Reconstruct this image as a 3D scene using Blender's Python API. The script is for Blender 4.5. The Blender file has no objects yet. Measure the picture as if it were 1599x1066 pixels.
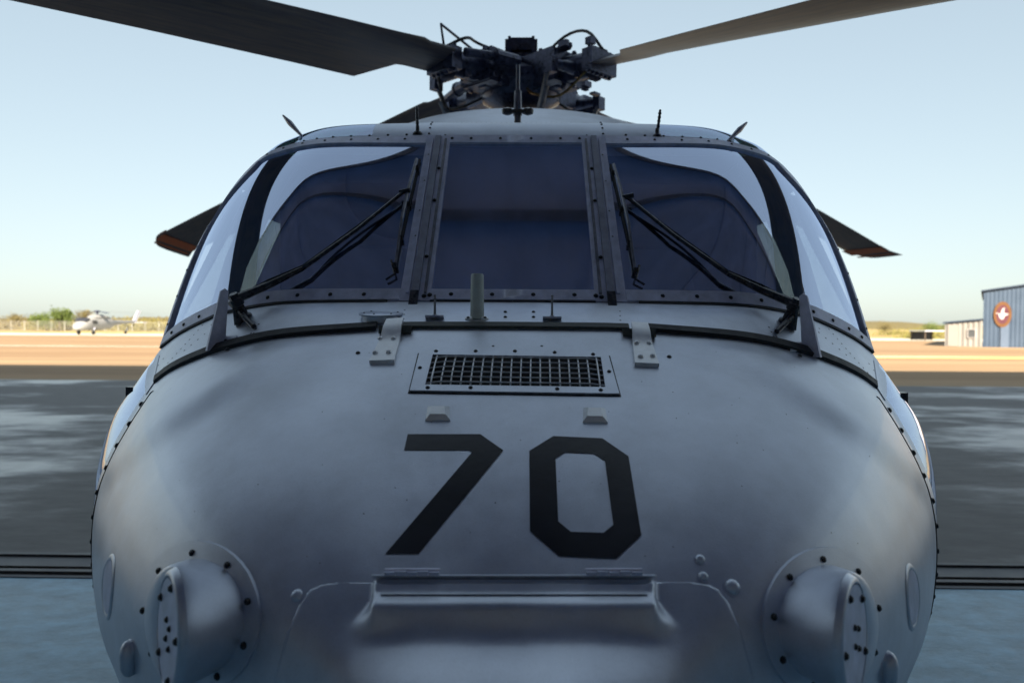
import bpy, bmesh, math, random
from math import radians, sin, cos, pi, sqrt, atan2
from mathutils import Vector, Matrix, Euler
from mathutils.bvhtree import BVHTree

random.seed(7)
scene = bpy.context.scene
COL = scene.collection

# ------------------------------------------------------------------ camera
F = 1100.0                      # focal length in photograph pixels (1599 wide)
EYE = Vector((0.033, 0.0, 1.72))
ROT = Matrix.Rotation(radians(0.95), 3, 'Z') @ Matrix.Rotation(radians(90 - 1.3), 3, 'X') @ Matrix.Rotation(radians(0.35), 3, 'Z')
cam = bpy.data.cameras.new('camera')
cam.sensor_width = 36.0
cam.lens = 36.0 * F / 1599.0
cam.clip_start = 0.05
cam.clip_end = 5000
cam.dof.use_dof = True
cam.dof.focus_distance = 2.0
cam.dof.aperture_fstop = 3.2
camo = bpy.data.objects.new('camera', cam)
camo.matrix_world = Matrix.Translation(EYE) @ ROT.to_4x4()
COL.objects.link(camo)
scene.camera = camo

# ------------------------------------------------------------------ light
SUN_EL = 32.5
SUN_AZ = 176.0
world = bpy.data.worlds.new("World")
scene.world = world
world.use_nodes = True
wn = world.node_tree.nodes
wl = world.node_tree.links
wn.clear()
wout = wn.new('ShaderNodeOutputWorld')
wbg = wn.new('ShaderNodeBackground')
sky = wn.new('ShaderNodeTexSky')
sky.sky_type = 'NISHITA'
sky.sun_disc = False
sky.sun_elevation = radians(SUN_EL)
sky.sun_rotation = radians(SUN_AZ)
sky.air_density = 1.0
sky.dust_density = 1.0
sky.ozone_density = 1.2
wbg.inputs['Strength'].default_value = 0.104
wgm = wn.new('ShaderNodeGamma'); wgm.inputs[1].default_value = 0.46      # evens the hazy sky out, so the high sky lights the hull more
wtn = wn.new('ShaderNodeMix'); wtn.data_type = 'RGBA'; wtn.blend_type = 'MULTIPLY'; wtn.inputs[0].default_value = 1.0
wtn.inputs[7].default_value = (0.64, 0.69, 0.68, 1)
wsat = wn.new('ShaderNodeHueSaturation'); wsat.inputs['Saturation'].default_value = 0.80
wl.new(sky.outputs[0], wgm.inputs[0]); wl.new(wgm.outputs[0], wsat.inputs['Color']); wl.new(wsat.outputs[0], wtn.inputs[6]); wl.new(wtn.outputs[2], wbg.inputs['Color'])
wl.new(wbg.outputs[0], wout.inputs['Surface'])
sl = bpy.data.lights.new('sun', 'SUN')
sl.energy = 3.0
sl.angle = radians(0.5)
sl.color = (1.0, 0.86, 0.68)
slo = bpy.data.objects.new('sun', sl)
COL.objects.link(slo)
sd = Vector((sin(radians(SUN_AZ)) * cos(radians(SUN_EL)), cos(radians(SUN_AZ)) * cos(radians(SUN_EL)), sin(radians(SUN_EL))))
slo.rotation_euler = sd.to_track_quat('Z', 'Y').to_euler()
vs = scene.view_settings
vs.view_transform = 'Standard'
vs.look = 'None'
vs.gamma = 1.0
vs.use_curve_mapping = False
vs.exposure = 2.55

# ------------------------------------------------------------------ helpers
def ray(px, py):
    d = ROT @ Vector(((px - 799.5) / F, (533.0 - py) / F, -1.0))
    return d.normalized()

class MB:
    def __init__(s):
        s.v = []; s.f = []
    def add(s, vs_, fs_):
        b = len(s.v)
        s.v += [Vector(p) for p in vs_]
        s.f += [tuple(i + b for i in f) for f in fs_]
        return s
    def box(s, c, size, M=None, taper=1.0):
        hx, hy, hz = size[0] / 2, size[1] / 2, size[2] / 2
        p = []
        for z, k in ((-hz, 1.0), (hz, taper)):
            for x, y in ((-hx, -hy), (hx, -hy), (hx, hy), (-hx, hy)):
                q = Vector((x * k, y * k, z))
                if M is not None: q = M @ q
                p.append(q + Vector(c))
        return s.add(p, [(3, 2, 1, 0), (4, 5, 6, 7), (0, 1, 5, 4), (1, 2, 6, 5), (2, 3, 7, 6), (3, 0, 4, 7)])
    def tube(s, pts, r, n=8, cap=True):
        pts = [Vector(p) for p in pts]
        rs = r if isinstance(r, (list, tuple)) else [r] * len(pts)
        rings = []
        up = None
        for i, p in enumerate(pts):
            a = pts[max(0, i - 1)]; b = pts[min(len(pts) - 1, i + 1)]
            t = (b - a).normalized()
            if up is None:
                up = Vector((0, 0, 1)) if abs(t.z) < 0.9 else Vector((1, 0, 0))
            x = t.cross(up)
            if x.length < 1e-4: x = t.cross(Vector((0, 1, 0)))
            x.normalize(); y = x.cross(t).normalized(); up = y
            rings.append([p + (x * cos(2 * pi * k / n) + y * sin(2 * pi * k / n)) * rs[i] for k in range(n)])
        vv = [q for rg in rings for q in rg]
        ff = []
        for i in range(len(pts) - 1):
            for k in range(n):
                k2 = (k + 1) % n
                ff.append((i * n + k, i * n + k2, (i + 1) * n + k2, (i + 1) * n + k))
        if cap:
            ff.append(tuple(range(n - 1, -1, -1)))
            ff.append(tuple((len(pts) - 1) * n + k for k in range(n)))
        return s.add(vv, ff)
    def cyl(s, a, b, r0, r1=None, n=16):
        return s.tube([a, b], [r0, r0 if r1 is None else r1], n)
    def lathe(s, c, axis, prof, n=24):
        # prof: list of (distance along axis, radius)
        ax = Vector(axis).normalized()
        u = ax.orthogonal().normalized(); w = ax.cross(u)
        vv = []; ff = []
        for d, r in prof:
            for k in range(n):
                a = 2 * pi * k / n
                vv.append(Vector(c) + ax * d + (u * cos(a) + w * sin(a)) * r)
        for i in range(len(prof) - 1):
            for k in range(n):
                k2 = (k + 1) % n
                ff.append((i * n + k, i * n + k2, (i + 1) * n + k2, (i + 1) * n + k))
        ff.append(tuple(range(n - 1, -1, -1)))
        ff.append(tuple((len(prof) - 1) * n + k for k in range(n)))
        return s.add(vv, ff)
    def grid(s, fn, nu, nv, mirror=False):
        vv = []; ff = []
        for j in range(nv + 1):
            for i in range(nu + 1):
                p = Vector(fn(i / nu, j / nv))
                if mirror: p.x = -p.x
                vv.append(p)
        for j in range(nv):
            for i in range(nu):
                a = j * (nu + 1) + i
                q = (a, a + 1, a + nu + 2, a + nu + 1)
                ff.append(q[::-1] if mirror else q)
        return s.add(vv, ff)
    def slab(s, fn, nf, nu, nv, o0, o1, mirror=False):
        """closed sheet lying on surface fn between offsets o0 and o1 along normal nf"""
        def pt(a, b, o):
            p = Vector(fn(a, b)) + nf(a, b) * o
            if mirror: p.x = -p.x
            return p
        top = [[pt(i / nu, j / nv, o1) for i in range(nu + 1)] for j in range(nv + 1)]
        bot = [[pt(i / nu, j / nv, o0) for i in range(nu + 1)] for j in range(nv + 1)]
        vv = [p for r in top for p in r] + [p for r in bot for p in r]
        W = nu + 1; T = (nu + 1) * (nv + 1)
        ff = []
        for j in range(nv):
            for i in range(nu):
                a = j * W + i
                ff.append((a, a + 1, a + W + 1, a + W))
                ff.append((T + a, T + a + W, T + a + W + 1, T + a + 1))
        for i in range(nu):
            ff.append((i + 1, i, T + i, T + i + 1))
            a = nv * W + i
            ff.append((a, a + 1, T + a + 1, T + a))
        for j in range(nv):
            a = j * W
            ff.append((a, a + W, T + a + W, T + a))
            a = j * W + nu
            ff.append((a + W, a, T + a, T + a + W))
        if mirror: ff = [f[::-1] for f in ff]
        return s.add(vv, ff)
    def mirror_copy(s):
        b = len(s.v)
        s.v += [Vector((-p.x, p.y, p.z)) for p in s.v]
        s.f += [tuple(i + b for i in f[::-1]) for f in s.f[:]]
        return s
    def mesh(s, name, mat, smooth=True, fix=True, angle=40):
        me = bpy.data.meshes.new(name)
        me.from_pydata([tuple(p) for p in s.v], [], s.f)
        if fix:
            bm = bmesh.new(); bm.from_mesh(me)
            bmesh.ops.remove_doubles(bm, verts=bm.verts, dist=1e-5)
            bmesh.ops.recalc_face_normals(bm, faces=bm.faces)
            bm.to_mesh(me); bm.free()
        me.materials.append(mat)
        if smooth:
            me.polygons.foreach_set('use_smooth', [True] * len(me.polygons))
            try:
                me.set_sharp_from_angle(angle=radians(angle))
            except Exception:
                pass
        me.update()
        return me
    def build(s, name, mat, parent=None, smooth=True, fix=True, angle=40):
        o = bpy.data.objects.new(name, s.mesh(name, mat, smooth, fix, angle))
        COL.objects.link(o)
        if parent is not None: o.parent = parent
        return o

def empty(name, loc=(0, 0, 0)):
    o = bpy.data.objects.new(name, None)
    o.location = loc
    o.empty_display_size = 0.2
    COL.objects.link(o)
    return o

def tag(o, label=None, cat=None, group=None, kind=None):
    if label: o['label'] = label
    if cat: o['category'] = cat
    if group: o['group'] = group
    if kind: o['kind'] = kind
    return o

def catmull(P, t):
    """P list of Vectors, t in 0..len-1"""
    n = len(P) - 1
    i = min(int(max(t, 0)), n - 1); f = t - i
    p1 = P[i]; p2 = P[i + 1]
    p0 = P[i - 1] if i > 0 else p1 * 2 - p2
    p3 = P[i + 2] if i + 2 <= n else p2 * 2 - p1
    return 0.5 * ((2 * p1) + (p2 - p0) * f + (2 * p0 - 5 * p1 + 4 * p2 - p3) * f * f + (3 * p1 - p0 - 3 * p2 + p3) * f ** 3)

def sstep(a, b, x):
    t = max(0.0, min(1.0, (x - a) / (b - a)))
    return t * t * (3 - 2 * t)

def lerp(a, b, t): return a + (b - a) * t

def normal_of(fn, out):
    def nf(a, b):
        e = 1e-3
        du = Vector(fn(min(a + e, 1), b)) - Vector(fn(max(a - e, 0), b))
        dv = Vector(fn(a, min(b + e, 1))) - Vector(fn(a, max(b - e, 0)))
        n = du.cross(dv)
        if n.length < 1e-12: return Vector(out)
        n.normalize()
        return n if n.dot(Vector(out)) > 0 else -n
    return nf

# ------------------------------------------------------------------ materials
def new_mat(name):
    m = bpy.data.materials.new(name)
    m.use_nodes = True
    nt = m.node_tree
    return m, nt, nt.nodes, nt.links, nt.nodes['Principled BSDF']

def paint(name, col, rough=0.4, var=0.15, scale=6.0, speck=0.0, bump=0.02, metal=0.0, coat=0.0, bscale=60, spec=0.5, bdist=0.002):
    m, nt, N, L, b = new_mat(name)
    tc = N.new('ShaderNodeTexCoord')
    n1 = N.new('ShaderNodeTexNoise'); n1.inputs['Scale'].default_value = scale; n1.inputs['Detail'].default_value = 6
    n1.inputs['Roughness'].default_value = 0.6
    L.new(tc.outputs['Object'], n1.inputs['Vector'])
    mp = N.new('ShaderNodeMapRange'); mp.inputs[1].default_value = 0.3; mp.inputs[2].default_value = 0.7
    mp.inputs[3].default_value = 1 - var; mp.inputs[4].default_value = 1 + var
    L.new(n1.outputs[0], mp.inputs[0])
    mul = N.new('ShaderNodeMix'); mul.data_type = 'RGBA'; mul.blend_type = 'MULTIPLY'; mul.inputs[0].default_value = 1.0
    mul.inputs[6].default_value = (*col, 1)
    L.new(mp.outputs[0], mul.inputs[7])
    last = mul.outputs[2]
    if speck > 0:
        n2 = N.new('ShaderNodeTexNoise'); n2.inputs['Scale'].default_value = 420; n2.inputs['Detail'].default_value = 2
        L.new(tc.outputs['Object'], n2.inputs['Vector'])
        mp2 = N.new('ShaderNodeMapRange'); mp2.inputs[1].default_value = 0.62; mp2.inputs[2].default_value = 0.7
        mp2.inputs[3].default_value = 1.0; mp2.inputs[4].default_value = 1 - speck
        L.new(n2.outputs[0], mp2.inputs[0])
        mu2 = N.new('ShaderNodeMix'); mu2.data_type = 'RGBA'; mu2.blend_type = 'MULTIPLY'; mu2.inputs[0].default_value = 1.0
        L.new(last, mu2.inputs[6]); L.new(mp2.outputs[0], mu2.inputs[7])
        last = mu2.outputs[2]
    L.new(last, b.inputs['Base Color'])
    mr = N.new('ShaderNodeMapRange'); mr.inputs[1].default_value = 0.3; mr.inputs[2].default_value = 0.7
    mr.inputs[3].default_value = rough * 0.85; mr.inputs[4].default_value = min(1, rough * 1.2)
    L.new(n1.outputs[0], mr.inputs[0]); L.new(mr.outputs[0], b.inputs['Roughness'])
    b.inputs['Metallic'].default_value = metal
    b.inputs['Specular IOR Level'].default_value = spec
    b.inputs['Coat Weight'].default_value = coat
    if bump > 0:
        n3 = N.new('ShaderNodeTexNoise'); n3.inputs['Scale'].default_value = bscale; n3.inputs['Detail'].default_value = 4
        L.new(tc.outputs['Object'], n3.inputs['Vector'])
        bp = N.new('ShaderNodeBump'); bp.inputs['Strength'].default_value = bump * 10; bp.inputs['Distance'].default_value = bdist
        L.new(n3.outputs[0], bp.inputs['Height']); L.new(bp.outputs[0], b.inputs['Normal'])
    return m

def hull_paint():
    """matt haze grey: mottling, faint scratches and a fine spray of dirt"""
    m, nt, N, L, b = new_mat('haze_grey_paint')
    tc = N.new('ShaderNodeTexCoord')
    def noise(sc, det=5, rg=0.55, vec=None):
        n = N.new('ShaderNodeTexNoise'); n.inputs['Scale'].default_value = sc; n.inputs['Detail'].default_value = det
        n.inputs['Roughness'].default_value = rg
        L.new(vec if vec is not None else tc.outputs['Object'], n.inputs['Vector']); return n
    def mapr(src, a, b_, c, d):
        k = N.new('ShaderNodeMapRange'); k.inputs[1].default_value = a; k.inputs[2].default_value = b_
        k.inputs[3].default_value = c; k.inputs[4].default_value = d; L.new(src, k.inputs[0]); return k.outputs[0]
    def mult(a, b_):
        k = N.new('ShaderNodeMath'); k.operation = 'MULTIPLY'; L.new(a, k.inputs[0]); L.new(b_, k.inputs[1]); return k.outputs[0]
    big = noise(3.2, 4)
    mid = noise(14, 8, 0.65)
    fine = noise(520, 2)
    mpn = N.new('ShaderNodeMapping'); mpn.inputs['Scale'].default_value = (60, 6, 9); mpn.inputs['Rotation'].default_value = (0.2, 0.5, 0.9)
    L.new(tc.outputs['Object'], mpn.inputs[0])
    scr = noise(5, 3, 0.5, mpn.outputs[0])
    v = mult(mapr(big.outputs[0], .3, .7, .85, 1.12), mapr(mid.outputs[0], .3, .7, .90, 1.08))
    v = mult(v, mapr(fine.outputs[0], .60, .70, 1.0, .80))
    v = mult(v, mapr(scr.outputs[0], .70, .74, 1.0, 1.12))
    mx = N.new('ShaderNodeMix'); mx.data_type = 'RGBA'; mx.blend_type = 'MULTIPLY'; mx.inputs[0].default_value = 1
    mx.inputs[6].default_value = (0.62, 0.66, 0.74, 1)
    L.new(v, mx.inputs[7]); L.new(mx.outputs[2], b.inputs['Base Color'])
    L.new(mapr(mid.outputs[0], .3, .7, .37, .45), b.inputs['Roughness'])
    b.inputs['Metallic'].default_value = 0.76
    b.inputs['Specular IOR Level'].default_value = 0.6
    wob = noise(5, 2)
    bp1 = N.new('ShaderNodeBump'); bp1.inputs['Strength'].default_value = 0.08; bp1.inputs['Distance'].default_value = 0.006
    L.new(wob.outputs[0], bp1.inputs['Height'])
    pe = noise(260, 3)
    bp2 = N.new('ShaderNodeBump'); bp2.inputs['Strength'].default_value = 0.35; bp2.inputs['Distance'].default_value = 0.0006
    L.new(pe.outputs[0], bp2.inputs['Height']); L.new(bp1.outputs[0], bp2.inputs['Normal'])
    L.new(bp2.outputs[0], b.inputs['Normal'])
    return m

def glass_mat(name, tint, lo, hi, rough=0.015, reflect_smear=0.25):
    m, nt, N, L, b = new_mat(name)
    N.remove(b)
    out = N['Material Output']
    g = N.new('ShaderNodeBsdfGlossy'); g.inputs['Color'].default_value = (0.70, 0.79, 1, 1)
    t = N.new('ShaderNodeBsdfTransparent'); t.inputs['Color'].default_value = (*tint, 1)
    d = N.new('ShaderNodeBsdfDiffuse'); d.inputs['Color'].default_value = (0.36, 0.42, 0.75, 1)  # blue in the mottled smear paints the roof's reflected tone into the glass
    lw = N.new('ShaderNodeLayerWeight'); lw.inputs[0].default_value = 0.5
    mp = N.new('ShaderNodeMapRange'); mp.inputs[3].default_value = lo; mp.inputs[4].default_value = hi
    L.new(lw.outputs['Facing'], mp.inputs[0])
    tc = N.new('ShaderNodeTexCoord')
    n = N.new('ShaderNodeTexNoise'); n.inputs['Scale'].default_value = 5; n.inputs['Detail'].default_value = 7; n.inputs['Roughness'].default_value = 0.62
    mpn = N.new('ShaderNodeMapping'); mpn.inputs['Scale'].default_value = (1.4, 0.5, 0.5)
    L.new(tc.outputs['Object'], mpn.inputs[0]); L.new(mpn.outputs[0], n.inputs['Vector'])
    mr = N.new('ShaderNodeMapRange'); mr.inputs[1].default_value = .35; mr.inputs[2].default_value = .75
    mr.inputs[3].default_value = rough; mr.inputs[4].default_value = rough * 3
    L.new(n.outputs[0], mr.inputs[0]); L.new(mr.outputs[0], g.inputs['Roughness'])
    dm = N.new('ShaderNodeMapRange'); dm.inputs[1].default_value = .42; dm.inputs[2].default_value = .75
    dm.inputs[3].default_value = 0.01; dm.inputs[4].default_value = reflect_smear
    L.new(n.outputs[0], dm.inputs[0])
    m1 = N.new('ShaderNodeMixShader'); L.new(dm.outputs[0], m1.inputs[0]); L.new(t.outputs[0], m1.inputs[1]); L.new(d.outputs[0], m1.inputs[2])
    m2 = N.new('ShaderNodeMixShader'); L.new(mp.outputs[0], m2.inputs[0]); L.new(m1.outputs[0], m2.inputs[1]); L.new(g.outputs[0], m2.inputs[2])
    L.new(m2.outputs[0], out.inputs['Surface'])
    return m

M = {}
M['hull'] = hull_paint()
M['frame'] = paint('frame_grey_paint', (0.60, 0.62, 0.76), 0.40, 0.2, 20, 0.15, 0.03, 0.25)
M['light'] = paint('pale_grey_paint', (0.80, 0.81, 0.82), 0.4, 0.12, 25, 0.1, 0.03, 0.55)
M['cover'] = paint('dark_grey_rubber_coat', (0.30, 0.31, 0.37), 0.4, 0.2, 30, 0, 0.02, 0.5)
M['black'] = paint('black_paint', (0.03, 0.032, 0.04), 0.27, 0.3, 40, 0, 0.02)
M['bolt'] = paint('blackened_steel', (0.012, 0.013, 0.017), 0.3, 0.4, 60, 0, 0.0, 0.2)
M['rubber'] = paint('rubber_seal', (0.020, 0.021, 0.024), 0.6, 0.4, 50, 0, 0.04)
M['seal_olive'] = paint('olive_seal', (0.07, 0.075, 0.065), 0.55, 0.3, 50, 0, 0.04)
M['number'] = paint('navy_black_lettering', (0.004, 0.005, 0.012), 0.33, 0.5, 9, 0.3, 0.02, 0, 0, 60, 0.5)
M['tube'] = paint('pale_green_grey_plastic', (0.55, 0.60, 0.55), 0.5, 0.1, 30, 0, 0.02)
M['hole_shade'] = paint('void_shade_black', (0.004, 0.004, 0.005), 0.9, 0.1, 5, 0, 0)  # flat black that paints the dark inside gaps and the uncut duct
M['steel'] = paint('worn_steel', (0.22, 0.22, 0.24), 0.32, 0.3, 40, 0, 0.03, 0.8)
M['track_steel'] = paint('dirty_track_steel', (0.07, 0.072, 0.08), 0.5, 0.4, 4, 0, 0.03, 0.3)
M['rotor'] = paint('rotor_head_dark', (0.07, 0.078, 0.13), 0.30, 0.6, 30, 0, 0.08, 0.4)
M['brass'] = paint('brass_fitting', (0.25, 0.16, 0.06), 0.35, 0.3, 40, 0, 0.02, 0.7)
M['orange'] = paint('orange_band', (0.75, 0.16, 0.03), 0.5, 0.15, 20, 0, 0.0)
M['glass'] = glass_mat('windshield_glass', (0.85, 0.9, 0.95), 0.42, 0.9)
M['glass_center'] = glass_mat('centre_windshield_glass', (0.42, 0.46, 0.66), 0.45, 0.85, 0.02, 0.5)
M['glass_side'] = glass_mat('side_window_glass', (0.75, 0.85, 0.9), 0.1, 0.9)
M['glass_roof'] = glass_mat('roof_window_tinted_glass', (0.25, 0.45, 0.42), 0.12, 0.95)
M['interior'] = paint('cockpit_lining', (0.035, 0.037, 0.045), 0.7, 0.3, 12, 0, 0.05)
M['glare'] = paint('glareshield_cloth', (0.045, 0.047, 0.06), 0.85, 0.35, 18, 0, 0.1)
M['seat'] = paint('seat_cloth', (0.05, 0.055, 0.07), 0.9, 0.3, 30, 0, 0.1)
M['tyre'] = paint('tyre_rubber', (0.025, 0.025, 0.027), 0.8, 0.3, 30, 0, 0.05)

def blade_mat():
    m, nt, N, L, b = new_mat('rotor_blade_paint')
    tc = N.new('ShaderNodeTexCoord')
    mp = N.new('ShaderNodeMapping'); mp.inputs['Scale'].default_value = (0.5, 14, 14)
    L.new(tc.outputs['Object'], mp.inputs[0])
    n = N.new('ShaderNodeTexNoise'); n.inputs['Scale'].default_value = 2.2; n.inputs['Detail'].default_value = 8; n.inputs['Roughness'].default_value = .65
    L.new(mp.outputs[0], n.inputs['Vector'])
    cr = N.new('ShaderNodeValToRGB')
    cr.color_ramp.elements[0].position = .3; cr.color_ramp.elements[0].color = (0.05, 0.053, 0.085, 1)
    cr.color_ramp.elements[1].position = .75; cr.color_ramp.elements[1].color = (0.19, 0.15, 0.12, 1)
    L.new(n.outputs[0], cr.inputs[0]); L.new(cr.outputs[0], b.inputs['Base Color'])
    b.inputs['Roughness'].default_value = 0.45
    return m
M['blade'] = blade_mat()

# ------------------------------------------------------------------ setting: ground, apron, hangar
def ground_mat(name, c0, c1, sc=(0.02, 0.15, 1), lo=.45, hi=.6, rough=0.9, rough2=None, c2=None, sc2=(0.3, 1.2, 1), bump=0.3, var=.25):
    m, nt, N, L, b = new_mat(name)
    tc = N.new('ShaderNodeTexCoord')
    def nz(s, det=7, rg=.6):
        mp = N.new('ShaderNodeMapping'); mp.inputs['Scale'].default_value = s
        L.new(tc.outputs['Object'], mp.inputs[0])
        n = N.new('ShaderNodeTexNoise'); n.inputs['Scale'].default_value = 1.0; n.inputs['Detail'].default_value = det; n.inputs['Roughness'].default_value = rg
        L.new(mp.outputs[0], n.inputs['Vector']); return n
    n = nz(sc)
    mp = N.new('ShaderNodeMapRange'); mp.inputs[1].default_value = lo; mp.inputs[2].default_value = hi
    mp.interpolation_type = 'SMOOTHSTEP'
    L.new(n.outputs[0], mp.inputs[0])
    mx = N.new('ShaderNodeMix'); mx.data_type = 'RGBA'
    mx.inputs[6].default_value = (*c0, 1); mx.inputs[7].default_value = (*c1, 1)
    L.new(mp.outputs[0], mx.inputs[0])
    n2 = nz(sc2, 9, .7)
    m2 = N.new('ShaderNodeMapRange'); m2.inputs[1].default_value = .3; m2.inputs[2].default_value = .7; m2.inputs[3].default_value = 1 - var; m2.inputs[4].default_value = 1 + var
    L.new(n2.outputs[0], m2.inputs[0])
    mu = N.new('ShaderNodeMix'); mu.data_type = 'RGBA'; mu.blend_type = 'MULTIPLY'; mu.inputs[0].default_value = 1
    L.new(mx.outputs[2], mu.inputs[6]); L.new(m2.outputs[0], mu.inputs[7])
    L.new(mu.outputs[2], b.inputs['Base Color'])
    if rough2 is not None:
        mr = N.new('ShaderNodeMapRange'); mr.inputs[3].default_value = rough; mr.inputs[4].default_value = rough2
        L.new(mp.outputs[0], mr.inputs[0]); L.new(mr.outputs[0], b.inputs['Roughness'])
    else:
        b.inputs['Roughness'].default_value = rough
    if bump > 0:
        bp = N.new('ShaderNodeBump'); bp.inputs['Strength'].default_value = bump; bp.inputs['Distance'].default_value = 0.01
        L.new(n2.outputs[0], bp.inputs['Height']); L.new(bp.outputs[0], b.inputs['Normal'])
    return m

M['field'] = ground_mat('dry_grass_ground', (0.30, 0.21, 0.085), (0.36, 0.31, 0.10), (0.01, 0.05, 1), rough=0.95)
M['apron'] = ground_mat('asphalt_apron', (0.062, 0.060, 0.060), (0.26, 0.27, 0.28), (0.16, 0.30, 1), .47, .60, 0.62, 0.30, sc2=(2.2, 5.0, 1), var=.45, bump=.6)
M['floor'] = ground_mat('painted_hangar_floor', (0.15, 0.31, 0.42), (0.27, 0.45, 0.57), (1.1, 1.6, 1), .38, .66, 0.36, 0.46, sc2=(4.5, 7, 1), bump=0.6, var=.4)
M['apron_far'] = ground_mat('sunlit_tan_apron', (0.24, 0.15, 0.075), (0.31, 0.21, 0.115), (0.012, 0.22, 1), .4, .65, 0.9, sc2=(0.05, 0.6, 1), bump=0)  # browner ground; warm sun on the asphalt is put into the tan
M['taxi_line'] = ground_mat('pale_concrete_strip', (0.5, 0.46, 0.38), (0.6, 0.58, 0.5), (0.1, 0.5, 1))
M['line_yellow'] = ground_mat('yellow_paint_strip', (0.55, 0.50, 0.16), (0.6, 0.6, 0.4), (0.05, 0.5, 1))
M['dirt'] = ground_mat('sandy_verge', (0.30, 0.20, 0.10), (0.24, 0.17, 0.09), (0.03, 0.3, 1))

def sheet(name, x0, x1, y0, y1, z, mat, nx=1, ny=1):
    b = MB()
    b.grid(lambda a, c: (lerp(x0, x1, a), lerp(y0, y1, c), z), nx, ny)
    o = b.build(name, mat, None, smooth=False, fix=False)
    tag(o, kind='structure')
    return o
sheet('terrain', -1500, 1500, -300, 2500, -0.012, M['field'], 6, 6)
sheet('apron', -260, 260, 5.16, 21.0, 0.0, M['apron'])
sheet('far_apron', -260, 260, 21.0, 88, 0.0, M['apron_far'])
sheet('runway_strip', -400, 400, 96, 116, -0.004, M['taxi_line'])
sheet('sandy_verge', -400, 400, 84, 96, -0.008, M['dirt'])
sheet('hangar_floor', -24, 24, -26, 4.66, 0.0, M['floor'])
for (x0, x1, y) in ((9, 60, 40.5), (-90, -14, 51)):
    sheet('painted_line', x0, x1, y, y + (2.6 if x0 > 0 else 1.2), 0.004, M['line_yellow'] if x0 > 0 else M['taxi_line'])

# door track set in the floor, between slab and apron
tk = MB()
tk.box((0, 4.91, -0.03), (48, 0.50, 0.03))
o = tk.build('track_bed', M['rubber'], None, False); tag(o, kind='structure')
for y, w, h in ((5.13, 0.05, 0.012), (4.86, 0.05, 0.02), (4.76, 0.05, 0.02), (4.685, 0.045, 0.006)):
    t = MB(); t.box((0, y, h / 2 - 0.008), (48, w, h + 0.016))
    o = t.build('door_track', M['track_steel'], None, False); tag(o, kind='structure')
t = MB(); t.box((0, 4.995, -0.007), (48, 0.2, 0.008)); o = t.build('track_cover', M['track_steel'], None, False); tag(o, kind='structure')

# hangar the photographer stands in
M['wall_in'] = paint('hangar_wall_sheet', (0.60, 0.62, 0.66), 0.6, 0.12, 0.5, 0, 0)
M['roof_in'] = paint('hangar_roof_sheet', (0.36, 0.45, 0.72), 0.6, 0.2, 0.5, 0, 0)
M['beam'] = paint('hangar_steel_blue_grey', (0.10, 0.12, 0.18), 0.5, 0.15, 2, 0, 0)
HX, HZ, HB = 24.0, 15.0, -26.0
hg = empty('hangar', (0, 4.7, 0))
tag(hg, 'large steel hangar whose open doorway the helicopter stands in', 'hangar')
HOFF = Vector((0, -4.7, 0))
def hpart(name, mb, mat, smooth=False):
    o = mb.build(name, mat, hg, smooth); o.location = HOFF; return o
for sx in (-1, 1):
    b = MB()
    n = 60
    for k in range(n):
        y = lerp(HB, 4.6, (k + .5) / n)
        b.box((sx * (HX + (0.04 if k % 2 else 0)), y, HZ / 2), (0.06, (4.6 - HB) / n + 0.002, HZ))
    hpart('side_wall', b, M['wall_in'])
b = MB()
b.box((0, HB, HZ / 2), (48, 0.1, HZ))
hpart('back_wall', b, M['wall_in'])
b = MB(); b.box((0, (HB + 4.6) / 2, HZ + 0.1), (2 * HX, 4.6 - HB, 0.12)); hpart('roof', b, M['roof_in'])
b = MB(); b.box((0, 4.55, HZ - 0.3), (2 * HX, 0.3, 0.6)); hpart('door_header', b, M['beam'])
for k in range(6):
    y = 2.0 - k * 5
    b = MB()
    b.box((0, y, HZ - 0.08), (2 * HX - .2, 0.22, 0.10)); b.box((0, y, HZ - 0.95), (2 * HX - .2, 0.22, 0.10))
    for j in range(32):
        x0 = -HX + .75 + j * 1.5
        s = 1 if j % 2 else -1
        b.tube([(x0 - .7, y, HZ - .52 - s * .4), (x0 + .7, y, HZ - .52 + s * .4)], 0.05, 5)
    hpart('roof_truss', b, M['beam'])
for k in range(9):
    b = MB(); b.box((lerp(-20, 23, k / 8), (HB + 4.3) / 2, HZ - 0.02), (0.12, 4.2 - HB, 0.08)); hpart('purlin', b, M['roof_in'])

# ------------------------------------------------------------------ far background
def fol_mat(name, c0, c1):
    m, nt, N, L, b = new_mat(name)
    tc = N.new('ShaderNodeTexCoord')
    n = N.new('ShaderNodeTexNoise'); n.inputs['Scale'].default_value = 1.4; n.inputs['Detail'].default_value = 5
    L.new(tc.outputs['Object'], n.inputs['Vector'])
    cr = N.new('ShaderNodeValToRGB'); cr.color_ramp.elements[0].position = .35; cr.color_ramp.elements[1].position = .65
    cr.color_ramp.elements[0].color = (*c0, 1); cr.color_ramp.elements[1].color = (*c1, 1)
    L.new(n.outputs[0], cr.inputs[0]); L.new(cr.outputs[0], b.inputs['Base Color'])
    b.inputs['Roughness'].default_value = 0.8
    return m
M['leaf_green'] = fol_mat('green_foliage', (0.045, 0.075, 0.012), (0.11, 0.15, 0.025))
M['leaf_dry'] = fol_mat('dry_foliage', (0.09, 0.075, 0.03), (0.16, 0.13, 0.045))
M['leaf_scrub'] = fol_mat('yellow_scrub', (0.12, 0.12, 0.025), (0.2, 0.17, 0.045))
M['bark'] = paint('bark', (0.08, 0.06, 0.045), 0.9, 0.3, 3, 0, 0)

def ground_at(px, dist):
    d = ray(px, 508)
    k = dist / d.y
    return Vector((EYE.x + d.x * k, dist, 0.0))

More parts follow.
